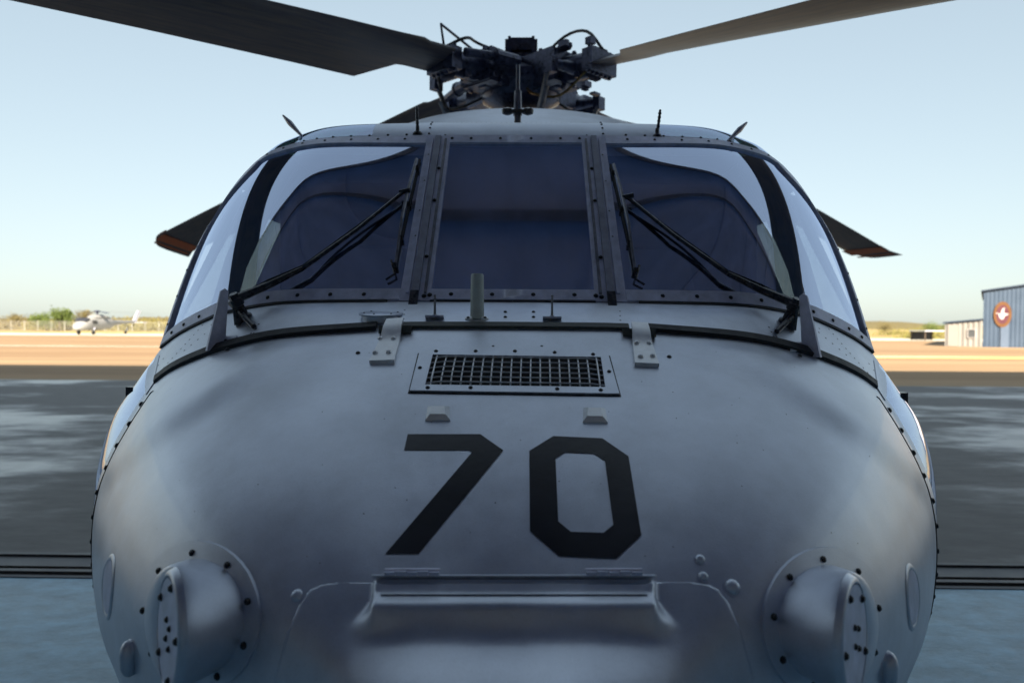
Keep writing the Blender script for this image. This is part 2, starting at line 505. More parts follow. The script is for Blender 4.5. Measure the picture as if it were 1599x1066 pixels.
def tree(px, dist, h, w, mat, seed, label, bare=0.0, group=None):
    rnd = random.Random(seed)
    g = ground_at(px, dist)
    root = empty('tree', g); tag(root, label, 'tree', group)
    tr = MB()
    tr.tube([(0, 0, 0), (.05 * h * .3, 0, h * .25), (0.02, .05, h * .55)], [h * .045, h * .035, h * .018], 7)
    lobes = []
    for k in range(9):
        a = rnd.uniform(0, 2 * pi); r = rnd.uniform(.1, .36) * w
        c = Vector((cos(a) * r, sin(a) * r, h * rnd.uniform(.45, .85)))
        lobes.append((c, rnd.uniform(.16, .28) * w))
        tr.tube([(0, 0, h * rnd.uniform(.2, .5)), c * .6 + Vector((0, 0, h * .18)), c], [h * .018, h * .012, h * .006], 5)
    tr.build('trunk', M['bark'], root)
    cr = MB()
    for c, r in lobes:
        for k in range(int(330 * (1 - bare))):
            u = Vector((rnd.gauss(0, 1), rnd.gauss(0, 1), rnd.gauss(0, 1))).normalized()
            p = c + u * r * rnd.uniform(.35, 1.12) * (1 + .2 * sin(5 * u.x + 3 * u.z)); p.z = max(h * .18, p.z)
            s = h * .028 * rnd.uniform(.6, 1.5)
            e1 = Vector((rnd.gauss(0, 1), rnd.gauss(0, 1), rnd.gauss(0, 1))).normalized(); e2 = e1.orthogonal().normalized()
            cr.add([p - e1 * s, p + e2 * s * .6, p + e1 * s, p - e2 * s * .6], [(0, 1, 2, 3)])
    cr.build('crown', mat, root, smooth=False, fix=False)
    return root

tree(93, 150, 4.6, 5.4, M['leaf_green'], 1, 'round bright green tree just left of the distant grey helicopter')
tree(60, 155, 3.9, 4.6, M['leaf_green'], 2, 'smaller green tree left of the round bright green tree')
tree(72, 146, 2.6, 3.6, M['leaf_green'], 12, 'low dark green tree in front between the two green trees')
tree(128, 165, 4.9, 5.0, M['leaf_dry'], 3, 'thin bare brownish tree rising behind the nose of the distant helicopter', .6)
tree(1462, 120, 2.4, 4.2, M['leaf_green'], 4, 'small green tree beside the low dark shed near the white annex')
tree(1380, 170, 2.6, 6.0, M['leaf_dry'], 5, 'low brownish tree near the right edge of the helicopter, on the horizon')
tree(30, 170, 3.3, 5.0, M['leaf_dry'], 6, 'dry brown tree near the left edge of the picture, on the horizon')

def scrub(name, x0, x1, y0, y1, h, n, mat, seed):
    rnd = random.Random(seed)
    b = MB()
    cl = [(rnd.uniform(x0, x1), rnd.uniform(y0, y1), rnd.uniform(.5, 1.0) * h) for _ in range(int((x1 - x0) / 1.6))]
    for k in range(n):
        cx, cy, ch = rnd.choice(cl)
        p = Vector((cx + rnd.gauss(0, 1.3), cy + rnd.gauss(0, 1.2), abs(rnd.gauss(0, .5)) * ch + .05))
        if p.z > ch * 1.15: p.z = ch * rnd.uniform(.3, 1)
        s = rnd.uniform(.1, .28)
        e1 = Vector((rnd.gauss(0, 1), rnd.gauss(0, 1), rnd.gauss(0, 1))).normalized(); e2 = e1.orthogonal().normalized()
        b.add([p - e1 * s, p + e2 * s * .6, p + e1 * s, p - e2 * s * .6], [(0, 1, 2, 3)])
    o = b.build(name, mat, None, False, False); tag(o, kind='stuff')
    return o
o = scrub('scrub_belt', -170, -60, 160, 182, 3.4, 26000, M['leaf_dry'], 21); tag(o, 'belt of dry brown scrub along the left horizon behind the fence', 'scrub')
o = scrub('green_scrub', -110, -66, 150, 158, 2.8, 9000, M['leaf_scrub'], 22); tag(o, 'yellow green scrub just behind the wire fence on the left', 'scrub')
o = scrub('dry_scrub', 60, 220, 150, 190, 2.4, 22000, M['leaf_scrub'], 23); tag(o, 'yellow scrub along the right horizon beyond the sunlit apron', 'scrub')
o = scrub('low_scrub', 60, 96, 108, 118, 1.2, 6000, M['leaf_scrub'], 24); tag(o, 'low yellow bushes in front of the right horizon, left of the white annex', 'scrub')

# far low hills
for (cx, cy, w, h, c) in ((340, 900, 420, 9, 1), (-620, 1100, 500, 10, 1)):
    b = MB()
    def hill(a, c_, cx=cx, cy=cy, w=w, h=h):
        x = (a - .5) * 2; y = (c_ - .5) * 2
        r = max(0, 1 - x * x) * max(0, 1 - y * y)
        return (cx + x * w, cy + y * 120, -0.5 + h * r * (1 + .25 * sin(9 * x) + .12 * sin(23 * x + 1)))
    b.grid(hill, 40, 8)
    o = b.build('distant_hill', M['leaf_dry']); tag(o, kind='structure')

# wire fence on the left horizon
M['galv'] = paint('galvanised_steel', (0.42, 0.42, 0.40), 0.5, 0.1, 2, 0, 0, 0.3)
fr = empty('wire_fence', (-92, 144, 0)); tag(fr, 'long pale wire fence crossing the field behind the distant helicopter', 'fence')
pm = MB(); pm.cyl((0, 0, 0), (0, 0, 2.1), 0.05, n=6); pme = pm.mesh('fence_post', M['galv'])
for k in range(25):
    o = bpy.data.objects.new('post', pme); COL.objects.link(o); o.parent = fr; o.location = (-24 * 2.8 / 2 * 1.0 + k * 2.8, 0, 0)
wm = MB()
for k in range(9):
    wm.tube([(-34, 0, .1 + k * .24), (34, 0, .1 + k * .24)], 0.018, 4)
for k in range(180):
    x = -34 + k * .378
    wm.tube([(x, 0, .08), (x, 0, 2.02)], 0.010, 3)
o = wm.build('wire_mesh', M['galv'], fr, False, False); tag(o, kind='stuff')

# distant parked helicopter, seen from its front quarter
def far_helicopter():
    root = empty('distant_helicopter', ground_at(152, 104))
    tag(root, 'distant pale grey helicopter parked on the far apron at left, nose to the left', 'helicopter')
    g = paint('distant_helicopter_grey', (0.25, 0.255, 0.26), 0.5, 0.1, 2, 0, 0)
    b = MB()
    st = [(-4.9, .95, .25, .35), (-4.5, 1.1, .8, .8), (-3.6, 1.35, 1.1, 1.15), (-2.8, 1.5, 1.15, 1.45), (0, 1.55, 1.18, 1.5), (2.2, 1.6, 1.1, 1.3), (3.6, 1.75, .7, .75), (7.0, 1.9, .38, .42), (9.6, 2.0, .2, .28)]
    n = 20
    vv = []; ff = []
    for x, zc, hw, hh in st:
        hh *= .62; zc += .1
        for k in range(n):
            a = 2 * pi * k / n
            c, s = cos(a), sin(a)
            vv.append((x, hw * abs(c) ** .7 * (1 if c > 0 else -1), zc + hh * abs(s) ** .7 * (1 if s > 0 else -1)))
    for i in range(len(st) - 1):
        for k in range(n):
            ff.append((i * n + k, i * n + (k + 1) % n, (i + 1) * n + (k + 1) % n, (i + 1) * n + k))
    ff.append(tuple(range(n))); ff.append(tuple((len(st) - 1) * n + k for k in range(n)))
    b.add(vv, ff); b.build('fuselage', g, root)
    b = MB()
    st2 = [(-1.9, 2.5, .4, .2), (-1.2, 2.65, .8, .42), (1.0, 2.7, .85, .45), (2.6, 2.5, .5, .3)]
    vv = []; ff = []
    for x, zc, hw, hh in st2:
        for k in range(n):
            a = 2 * pi * k / n; vv.append((x, hw * cos(a), zc + hh * sin(a)))
    for i in range(3):
        for k in range(n):
            ff.append((i * n + k, i * n + (k + 1) % n, (i + 1) * n + (k + 1) % n, (i + 1) * n + k))
    ff.append(tuple(range(n))); ff.append(tuple(3 * n + k for k in range(n)))
    b.add(vv, ff); b.build('engine_fairing', g, root)
    b = MB(); b.box((-3.35, 0, 2.12), (.9, 1.9, .5), Matrix.Rotation(radians(-38), 3, 'Y')); b.build('windshield', M['black'], root)
    b = MB(); b.box((-2.2, 0, 1.95), (.9, 2.42, .55)); b.build('side_window', M['black'], root)
    b = MB(); b.add([(8.6, -.08, 1.8), (9.7, -.08, 1.8), (11.2, -.05, 4.0), (10.3, -.05, 4.0), (8.6, .08, 1.8), (9.7, .08, 1.8), (11.2, .05, 4.0), (10.3, .05, 4.0)],
          [(0, 1, 2, 3), (7, 6, 5, 4), (0, 4, 5, 1), (1, 5, 6, 2), (2, 6, 7, 3), (3, 7, 4, 0)]); b.build('tail_fin', M['frame'], root)
    b = MB(); b.box((9.6, 0, 1.95), (1.0, 3.8, .07)); b.build('stabilator', M['frame'], root)
    b = MB(); b.cyl((0, 0, 3.0), (0, 0, 3.8), .16); b.cyl((0, 0, 3.5), (0, 0, 3.75), .45); b.build('rotor_mast', M['rotor'], root)
    bm_ = MB()
    bm_.grid(lambda a, c: (lerp(.4, 8.1, a), lerp(-.27, .27, c), 3.62 - .35 * a ** 1.6), 10, 1)
    bm_.grid(lambda a, c: (lerp(.4, 8.1, a), lerp(-.27, .27, c), 3.57 - .35 * a ** 1.6), 10, 1)
    for k in range(4):
        o = bm_.build('rotor_blade', M['rotor'], root, False, False); o.rotation_euler.z = radians(45 + 90 * k)
    for (x, y, r) in ((-2.6, 1.2, .36), (-2.6, -1.2, .36), (7.0, 0, .25)):
        b = MB(); b.lathe((x, y - .12, r), (0, 1, 0), [(0, r * .8), (.04, r), (.2, r), (.24, r * .8)], 14)
        w = b.build('wheel', M['tyre'], root)
        b = MB(); b.tube([(x, y, r), (x + .5, y * .9, 1.1)], .07, 6); b.build('gear_strut', M['frame'], root)
    root.rotation_euler.z = radians(86); root.scale = (.95, .95, .95)
    return root
far_helicopter()

# blue hangar with round emblem and its white annex, right
def corr_wall(x0, x1, z0, z1f, step, depth, y=0, th=.05):
    """corrugated sheet from x0 to x1 whose top follows z1f(x)"""
    b = MB(); n = int((x1 - x0) / step)
    prof = []
    for k in range(n):
        xa = x0 + k * (x1 - x0) / n; w = (x1 - x0) / n
        prof += [(xa, 0), (xa + w * .35, 0), (xa + w * .5, -depth), (xa + w * .85, -depth)]
    prof.append((x1, 0))
    vv = []; ff = []
    for (x, d) in prof:
        vv += [(x, y + d, z0), (x, y + d, z1f(x))]
    for i in range(len(prof) - 1):
        ff.append((2 * i, 2 * i + 2, 2 * i + 3, 2 * i + 1))
    b.add(vv, ff)
    return b
M['blue_sheet'] = paint('blue_cladding', (0.045, 0.075, 0.125), 0.5, 0.08, 0.7, 0, 0)
M['blue_trim'] = paint('dark_blue_trim', (0.03, 0.05, 0.09), 0.5, 0.08, 0.7, 0, 0)
M['white_sheet'] = paint('off_white_cladding', (0.27, 0.265, 0.255), 0.5, 0.08, 0.7, 0, 0)
M['grey_win'] = paint('grey_window', (0.09, 0.10, 0.11), 0.3, 0.1, 1, 0, 0)
M['maroon'] = paint('maroon_print', (0.09, 0.025, 0.04), 0.5, 0.1, 1, 0, 0)
M['bronze'] = paint('orange_brown_print', (0.13, 0.055, 0.015), 0.5, 0.1, 1, 0, 0)
M['white_print'] = paint('white_print', (0.5, 0.48, 0.48), 0.5, 0.05, 1, 0, 0)
BY = 66.0
bl = ground_at(1536, BY); br = ground_at(1536, BY)
bh = empty('blue_hangar', bl); tag(bh, 'blue corrugated hangar with a round emblem beside the white annex', 'building'); bh.rotation_euler.z = radians(-33)
W = 24.0; ridge = 12.0
def btop(x): return 5.10 + .15 * (x if x < ridge else 2 * ridge - x)
def bp_(name, mb, mat, par=bh, smooth=False): return mb.build(name, mat, par, smooth, True)
# front wall runs in three pieces round the white door
bp_('front_wall', corr_wall(0, 3.55, 0, btop, .32, .025), M['blue_sheet'])
b = corr_wall(3.55, 20.45, 4.45, btop, .32, .025); bp_('front_wall', b, M['blue_sheet'])
bp_('front_wall', corr_wall(20.45, 24, 0, btop, .32, .025), M['blue_sheet'])
b = MB()
for k in range(9): b.box((4.5 + k * 1.87, -.02 + .03 * (k % 2), 2.22), (1.86, .06, 4.44))
bp_('sliding_door', b, M['white_print'])
b = MB(); b.box((1.6, -.09, 1.05), (.62, .05, 2.1)); d = bp_('door', b, paint('pale_blue_door', (.09, .13, .20), .5, .05, 1, 0, 0))
b = MB(); b.box((-.02, 12, 2.55), (.06, 24, 5.1)); b.box((24.02, 12, 2.55), (.06, 24, 5.1)); bp_('side_wall', b, M['blue_sheet'])
b = MB(); b.box((12, 24, 2.55), (24, .06, 5.1)); bp_('back_wall', b, M['blue_sheet'])
b = MB()
b.add([(-.25, -.25, btop(0) + .02), (12, -.25, btop(12) + .02), (24.25, -.25, btop(24) + .02), (-.25, 24.2, btop(0) + .02), (12, 24.2, btop(12) + .02), (24.25, 24.2, btop(24) + .02)], [(0, 1, 4, 3), (1, 2, 5, 4)])
b.add([(-.25, -.25, btop(0) + .14), (12, -.25, btop(12) + .14), (24.25, -.25, btop(24) + .14), (-.25, 24.2, btop(0) + .14), (12, 24.2, btop(12) + .14), (24.25, 24.2, btop(24) + .14)], [(0, 1, 4, 3), (1, 2, 5, 4)])
b.add([(-.25, -.25, btop(0) + .02), (12, -.25, btop(12) + .02), (12, -.25, btop(12) + .14), (-.25, -.25, btop(0) + .14)], [(0, 1, 2, 3)])
b.add([(-.25, -.25, btop(0) + .02), (-.25, 24.2, btop(0) + .02), (-.25, 24.2, btop(0) + .14), (-.25, -.25, btop(0) + .14)], [(0, 1, 2, 3)])
bp_('roof', b, M['blue_trim'])
# emblem: orange-brown ring, maroon field, white figure
em = MB(); em.grid(lambda a, c: (1.42 + .68 * c * cos(2 * pi * a), -.125, 3.0 + 1.17 * c * sin(2 * pi * a)), 40, 1)
e0 = bp_('emblem', em, M['bronze'])
em = MB(); em.grid(lambda a, c: (1.42 + .48 * c * cos(2 * pi * a), -.135, 3.0 + .86 * c * sin(2 * pi * a)), 40, 1)
em.build('emblem_field', M['maroon'], e0, False)
em = MB()
fig = [(-.42, .10), (-.30, -.22), (-.12, -.45), (.10, -.40), (.20, -.15), (.45, -.05), (.60, .05), (.30, .08), (.15, .12), (.12, .38), (.22, .62), (.0, .55), (-.12, .30), (-.16, .05), (-.28, .08), (-.62, .16), (-.62, .04)]
em.add([(1.42 + x * .8, -.145, 3.0 + z) for x, z in fig], [tuple(range(len(fig)))])
em.build('emblem_figure', M['white_print'], e0, False)
aP = ground_at(1476, BY + 2.5); an = empty('annex_building', aP); an.rotation_euler.z = atan2(bl.y - aP.y, bl.x - aP.x); tag(an, 'low white annex with grey window joined to the left of the blue hangar', 'building')
AW = (bl - aP).length - .1
bp_('front_wall', corr_wall(0, AW, 0, lambda x: 2.12 + .10 * x, .4, .04), M['white_sheet'], an)
b = MB(); b.box((0, 4, 1.06), (.06, 8, 2.12)); bp_('side_wall', b, M['white_sheet'], an)
b = MB(); b.add([(-.15, -.15, 2.16), (AW, -.15, 2.16 + .1 * AW), (AW, 5, 2.16 + .1 * AW), (-.15, 8, 2.16), (-.15, -.15, 2.30), (AW, -.15, 2.30 + .1 * AW), (AW, 5, 2.3 + .1 * AW), (-.15, 8, 2.3)],
      [(0, 1, 5, 4), (4, 5, 6, 7), (3, 0, 4, 7), (0, 3, 2, 1)]); bp_('roof', b, M['blue_trim'], an)
b = MB(); b.box((AW * .73, -.07, 1.25), (.60, .05, .72)); w = bp_('window', b, M['grey_win'], an)
b = MB()
for (c_, s_) in (((AW * .73, -.08, 1.64), (.7, .06, .06)), ((AW * .73, -.08, .86), (.7, .06, .06)), ((AW * .73 - .33, -.08, 1.25), (.06, .06, .72)), ((AW * .73 + .33, -.08, 1.25), (.06, .06, .72))): b.box(c_, s_)
b.build('frame', M['white_print'], w, False)
b = MB(); b.box((AW * .22, -.06, 1.02), (.85, .04, 2.0)); bp_('door', b, paint('cream_door', (.34, .33, .31), .5, .05, 1, 0, 0), an)
sh = empty('shed', ground_at(1462, 98)); sh.scale = (.9, .9, .7); tag(sh, 'low dark open shed between the bushes and the white annex', 'shed')
b = MB(); b.box((0, 2, 1.9), (3.6, 4.4, .18)); b.build('roof', M['frame'], sh, False)
for x in (-1.6, 1.6):
    for y in (.1, 3.9):
        b = MB(); b.box((x, y, .9), (.14, .14, 1.8)); b.build('post', M['bark'], sh, False)
b = MB(); b.box((0, 4.0, .9), (3.4, .08, 1.6)); b.build('back_wall', M['black'], sh, False)

# ================================================================== the helicopter
HB_ = Vector((0, 4.0, 0))
heli = empty('helicopter', HB_)
tag(heli, 'grey naval helicopter numbered 70 seen nose-on, filling the picture', 'helicopter')
V = Vector
# control curves, index 0 = centre line ... 7 = outer corner (+x side)
WB = [V((0, 2.05, 1.79)), V((.24, 2.05, 1.79)), V((.33, 2.056, 1.79)), V((.69, 2.13, 1.785)), V((.90, 2.212, 1.757)), V((1.005, 2.266, 1.727)), V((1.115, 2.330, 1.685)), V((1.205, 2.392, 1.64))]
WT = [V((0, 2.56, 2.40)), V((.235, 2.56, 2.40)), V((.32, 2.566, 2.40)), V((.70, 2.615, 2.40)), V((.89, 2.692, 2.388)), V((.98, 2.742, 2.366)), V((1.065, 2.797, 2.32)), V((1.13, 2.85, 2.25))]
GK = [V((0, 1.85, 1.712)), V((.24, 1.855, 1.711)), V((.33, 1.862, 1.709)), V((.62, 1.915, 1.685)), V((.80, 1.975, 1.65)), V((.92, 2.03, 1.615)), V((1.02, 2.085, 1.577)), V((1.10, 2.14, 1.535))]
R1 = [V((0, 2.69, 2.487)), V((.235, 2.69, 2.487)), V((.32, 2.693, 2.489)), V((.70, 2.74, 2.487)), V((.88, 2.81, 2.455)), V((.965, 2.845, 2.42)), V((1.05, 2.885, 2.345)), V((1.125, 2.945, 2.26))]
R2 = [V((0, 3.5, 2.52)), V((.235, 3.5, 2.52)), V((.32, 3.5, 2.518)), V((.70, 3.5, 2.505)), V((.86, 3.5, 2.47)), V((.95, 3.5, 2.42)), V((1.04, 3.5, 2.34)), V((1.12, 3.5, 2.25))]
R3 = [V((p.x, 7.2, p.z)) for p in R2]
def cv(C, u):                      # u in 0..1 over the 7 intervals; straight between 0-2
    t = u * 7
    if t < 1: return C[0].lerp(C[1], t)
    if t < 2: return C[1].lerp(C[2], t - 1)
    D = C[2:]
    return catmull(D, t - 2)
def u_at(C, x):
    lo, hi = 0.0, 1.0
    for _ in range(30):
        m_ = (lo + hi) / 2
        if cv(C, m_).x < x: lo = m_
        else: hi = m_
    return (lo + hi) / 2
def SG(u, v):                      # windshield surface
    p = cv(WB, u).lerp(cv(WT, u), v)
    k = sstep(1.7 / 7, 3.2 / 7, u)
    return p + V((.12 * k, -.5, .6)).normalized() * (.050 * max(0, v) ** 1.25 * (1 - v) / .213 * k)
nG = normal_of(SG, (.3, -1, .4))
def SC(u, v):                      # cowl between nose and windshield
    p = cv(GK, u).lerp(cv(WB, u), v)
    return p + V((0, 0, .006 * 4 * v * (1 - v)))
nC = normal_of(SC, (.1, -.5, 1))
def SR(u, v):                      # roof, v 0..3
    if v < 1: return cv(WT, u).lerp(cv(R1, u), v) + V((0, -.25, 1)) * (.016 * 4 * v * (1 - v))
    if v < 2: return cv(R1, u).lerp(cv(R2, u), v - 1)
    return cv(R2, u).lerp(cv(R3, u), v - 2)
# lower body rings, from the top edge down to the keel
RING0 = [V((1.10, 2.14, 1.535)), V((1.130, 2.085, 1.45)), V((1.165, 2.03, 1.34)), V((1.184, 1.98, 1.22)), V((1.168, 1.94, 1.06)), V((1.115, 1.90, .92)), V((.99, 1.85, .79)), V((.6, 1.75, .68)), V((0, 1.66, .64))]
RING1 = [V((1.207, 2.395, 1.638)), V((1.245, 2.31, 1.53)), V((1.305, 2.26, 1.40)), V((1.305, 2.21, 1.24)), V((1.225, 2.15, 1.04)), V((1.15, 2.10, .87)), V((1.0, 2.05, .74)), V((.6, 1.98, .63)), V((0, 1.9, .59))]
RING2 = [V((1.20, 2.75, 1.635)), V((1.25, 2.75, 1.53)), V((1.31, 2.75, 1.38)), V((1.315, 2.75, 1.2)), V((1.25, 2.75, .98)), V((1.17, 2.75, .80)), V((1.0, 2.75, .66)), V((.6, 2.75, .56)), V((0, 2.75, .54))]
RING3 = [V((p.x, 7.2, p.z)) for p in RING2]
RINGS = [RING0, RING1, RING2, RING3]
def SB(t, v):
    i = min(int(v), 2); f = v - i
    a = catmull(RINGS[i], t * 8); b_ = catmull(RINGS[i + 1], t * 8)
    if i == 0:
        f2 = f
        p = a.lerp(b_, f2); c = catmull(RINGS[2], t * 8)
        return p + (p - V((0, p.y, p.z))).normalized() * (.012 * 4 * f * (1 - f) * sstep(0, .08, t))
    return a.lerp(b_, f)
def BN(t):                         # nose boundary: gasket curve then seam
    return cv(GK, t / .45) if t < .45 else catmull(RING0, (t - .45) / .55 * 8)
YT = 1.03
CN = V((0, YT, 1.09))
def SN(s, t):                      # nose surface: s 0 tip .. 1 seam, t 0 top centre .. 1 keel
    B = BN(t)
    dx, dz = B.x, B.z - CN.z
    a = atan2(dx, dz)
    w = sstep(.25, 1.25, a)
    g = (1 - w) * s ** 1.5 + w * s ** 2.25
    x = dx * s; z = CN.z + dz * s; y = YT + (B.y - YT) * g
    # shoulder crease: outer skin stands slightly proud and fades toward the seam
    q = .55 * x + .836 * z - 1.652
    along = sstep(.40, .62, x) * (1 - sstep(1.0, 1.16, x) * .6) * sstep(1.1, 1.35, z)
    h = .015 * sstep(-.014, .048, q) * (1 - sstep(.03, .22, q) * .75) * along
    h *= (1 - sstep(.93, 1.0, s))
    nrm = V((.5 * x, -.55, .6)).normalized()
    return V((x, y, z)) + nrm * h
def both(fn, nu, nv, mb=None):
    b = mb or MB()
    b.grid(fn, nu, nv); b.grid(fn, nu, nv, mirror=True)
    return b

TREES = {}
def bvh_of(mb): return BVHTree.FromPolygons([tuple(p) for p in mb.v], mb.f)

nose_b = both(lambda a, c: SN(.004 + .996 * a, c), 64, 130)
nose = nose_b.build('nose_shell', M['hull'], heli, angle=180)
TREES['nose'] = bvh_of(nose_b)
# body skin with an opening for the lower side window
T0, T1, VA, VB = .035, .40, .10, 1.25
def SBv(t, v): return SB(t, v)
bb = MB()
for (ta, tb, va, vb, nt_, nv_) in ((0, T0, 0, 3, 2, 30), (T1, 1, 0, 3, 24, 30), (T0, T1, 0, VA, 14, 4), (T0, T1, VB, 3, 14, 20)):
    both(lambda a, c: SBv(lerp(ta, tb, a), lerp(va, vb, c)), nt_, nv_, bb)
bb.grid(lambda a, c: V((lerp(-1, 1, a) * .6, 7.2, 1)), 1, 1)
body = bb.build('fuselage_skin', M['hull'], heli, angle=60)
for m_ in (False, True):
    b = MB(); b.grid(lambda a, c: SBv(lerp(T0, T1, a), lerp(VA, VB, c)), 14, 14, mirror=m_)
    b.build('lower_side_window', M['glass_side'], heli, angle=180)
cw_b = both(lambda a, c: SC(a, c), 60, 8)
b = cw_b.build('cowl_skin', M['hull'], heli, angle=180)
TREES['cowl'] = bvh_of(cw_b)
gl_b = both(lambda a, c: SG(a, c), 70, 24)
TREES['glass'] = bvh_of(gl_b)
rf_b = both(lambda a, c: SR(a, 3 * c), 40, 36)
TREES['roof'] = bvh_of(rf_b)

# ---- glass panes
U1, U2 = 1 / 7, 2 / 7              # post between u=.14 and .286
UO = .955
b = MB(); b.grid(lambda a, c: SG(a * U1, lerp(.045, .955, c)), 4, 12); b.grid(lambda a, c: SG(a * U1, lerp(.045, .955, c)), 4, 12, mirror=True)
b.build('windshield_pane', M['glass_center'], heli)
for m_ in (False, True):
    b = MB(); b.grid(lambda a, c: SG(lerp(U2 - .01, UO + .01, a), lerp(.04, .96, c)), 60, 30, mirror=m_)
    b.build('windshield_pane', M['glass'], heli, angle=180)
# ---- windshield frames
def fr_strip(u0, u1, v0, v1, o0, o1, nu, nv, name, mat, surf=SG, nf=nG, sides=(False, True), par=heli):
    r = []
    for m_ in sides:
        b = MB(); b.slab(lambda a, c: surf(lerp(u0, u1, a), lerp(v0, v1, c)), lambda a, c: nf(lerp(u0, u1, a), lerp(v0, v1, c)), nu, nv, o0, o1, mirror=m_)
        r.append(b.build(name, mat, par, angle=35))
    return r
fr_strip(U1, U2, -.005, 1.0, -.014, .007, 4, 12, 'centre_post', M['frame'])
fr_strip(lerp(U1, U2, .38), lerp(U1, U2, .62), -.03, .985, .007, .017, 2, 12, 'post_cover', M['cover'])
fr_strip(lerp(U1, U2, .36), lerp(U1, U2, .64), -.045, .03, .017, .021, 2, 2, 'post_end_cap', M['black'])
fr_strip(lerp(U1, U2, .70), lerp(U1, U2, .82), .03, .97, .007, .013, 2, 12, 'seal_strip', M['frame'])
fr_strip(lerp(U1, U2, .13), lerp(U1, U2, .22), .03, .97, .007, .012, 2, 12, 'seal_strip', M['steel'])
# horizontal rails
b = MB()
for m_ in (False, True): b.slab(lambda a, c: SG(a * U1, lerp(.0, .05, c)), lambda a, c: nG(a * U1, lerp(0, .05, c)), 6, 2, -.012, .009, mirror=m_)
b.build('bottom_rail', M['frame'], heli, angle=35)
b = MB()
for m_ in (False, True): b.slab(lambda a, c: SG(a * U1, lerp(.945, 1.0, c)), lambda a, c: nG(a * U1, lerp(.945, 1, c)), 6, 2, -.012, .009, mirror=m_)
b.build('top_rail', M['frame'], heli, angle=35)
fr_strip(U2, 1.0, 0, .052, -.012, .009, 60, 2, 'bottom_rail', M['frame'])
fr_strip(U2, 1.0, .94, 1.0, -.012, .009, 60, 2, 'top_rail', M['frame'])
# outer rail widens toward the top corner
def outer(a, c):
    v = lerp(.05, .945, c)
    wdt = .022 + .26 * sstep(.60, .95, v)
    return SG(1.0 - wdt * (1 - a), v)
no = normal_of(outer, (.8, -.6, .2))
for m_ in (False, True):
    b = MB(); b.slab(outer, no, 8, 30, -.015, .010, mirror=m_); b.build('outer_rail', M['frame'], heli, angle=35)
# dark rubber line along rail edges
for (v0, v1) in ((-.012, -.002),):
    fr_strip(.30, 1.0, v0, v1, -.004, .008, 60, 1, 'rubber_line', M['rubber'])
fr_strip(0, U1, -.008, -.001, -.004, .006, 4, 1, 'rubber_line', M['rubber'])

# ---- roof
b = both(lambda a, c: SR(a * U2, c), 6, 6); b.build('header_panel', M['hull'], heli, angle=180)
b = both(lambda a, c: SR(a * U2, 1 + 2 * c), 6, 14)
both(lambda a, c: SR(lerp(U2, 1, a), lerp(1.25, 3, c)), 34, 12, b)
both(lambda a, c: SR(lerp(U2, .36, a), lerp(0, 1.25, c)), 4, 8, b)
both(lambda a, c: SR(lerp(.72, 1, a), lerp(0, 1.25, c)), 14, 8, b)
both(lambda a, c: SR(lerp(.36, .72, a), lerp(0, .10, c)), 14, 2, b)
b.build('roof_skin', M['hull'], heli, angle=180)
for m_ in (False, True):
    b = MB(); b.grid(lambda a, c: SR(lerp(.36, .72, a), lerp(.10, 1.25, c)), 20, 8, mirror=m_); b.build('roof_window', M['glass_roof'], heli, angle=180)

# ---- side wall and door window
def SW(a, c):                      # a: y 0..1 , c: z 0..1 (sill to roof)
    y = lerp(0, 1, a)
    lo = cv(WB, 1.0).lerp(V((1.20, 7.2, 1.635)), y); hi = cv(R1, 1.0).lerp(V((1.12, 7.2, 2.25)), y)
    return lo.lerp(hi, c)
lo0 = (2.95 - 2.38) / (7.2 - 2.38)
b = MB()
both(lambda a, c: SW(lerp(.115, 1, a), c), 20, 4, b)
both(lambda a, c: SW(lerp(0, .115, a), lerp(0, .06, c)), 4, 1, b)
both(lambda a, c: SW(lerp(0, .115, a), lerp(.90, 1, c)), 4, 1, b)
both(lambda a, c: cv(WB, 1).lerp(cv(WT, 1), a).lerp(cv(WB, 1).lerp(cv(R1, 1), a), c), 8, 1, b)
b.build('cabin_side', M['hull'], heli, angle=60)
for m_ in (False, True):
    b = MB(); b.grid(lambda a, c: SW(lerp(0.0, .115, a), lerp(.06, .90, c)), 6, 6, mirror=m_); b.build('door_window', M['glass_side'], heli, angle=180)
    b = MB(); b.tube([SW(.005, .0) * 1.0 + V((.008, 0, 0)), SW(.005, .5) + V((.008, 0, 0)), SW(.0, .98) + V((.004, 0, 0))], .012, 8)
    if m_:
        for p in b.v: p.x = -p.x
    b.build('door_edge_trim', M['black'], heli)

# ---- gasket strip along the front of the cowl
for m_ in (False, True):
    b = MB(); b.slab(lambda a, c: SC(lerp(.30, 1.0, a), lerp(-.015, .10, c)) , lambda a, c: V((0, -.45, .9)).normalized(), 60, 2, .0, .013, mirror=m_)
    b.build('rubber_gasket', M['rubber'], heli, angle=35)
b = MB()
for m_ in (False, True): b.slab(lambda a, c: SC(lerp(0, .255, a), lerp(-.01, .10, c)), lambda a, c: V((0, -.45, .9)).normalized(), 10, 2, 0, .009, mirror=m_)
b.build('centre_gasket', M['seal_olive'], heli, angle=35)
# seam line of the nose shell
def seam_pt(t, o=.002, s=.985):
    p = SN(s, t); n = normal_of(SN, (p.x, -.6, p.z - 1.1))(s, t)
    return p + n * o, n
b = MB()
for m_ in (1, -1):
    pts = []
    for k in range(60):
        p, n = seam_pt(lerp(.44, .98, k / 59), .0005, .955); pts.append(V((p.x * m_, p.y, p.z)))
    b.tube(pts, .0022, 5)
b.build('panel_gap', M['hole_shade'], heli)

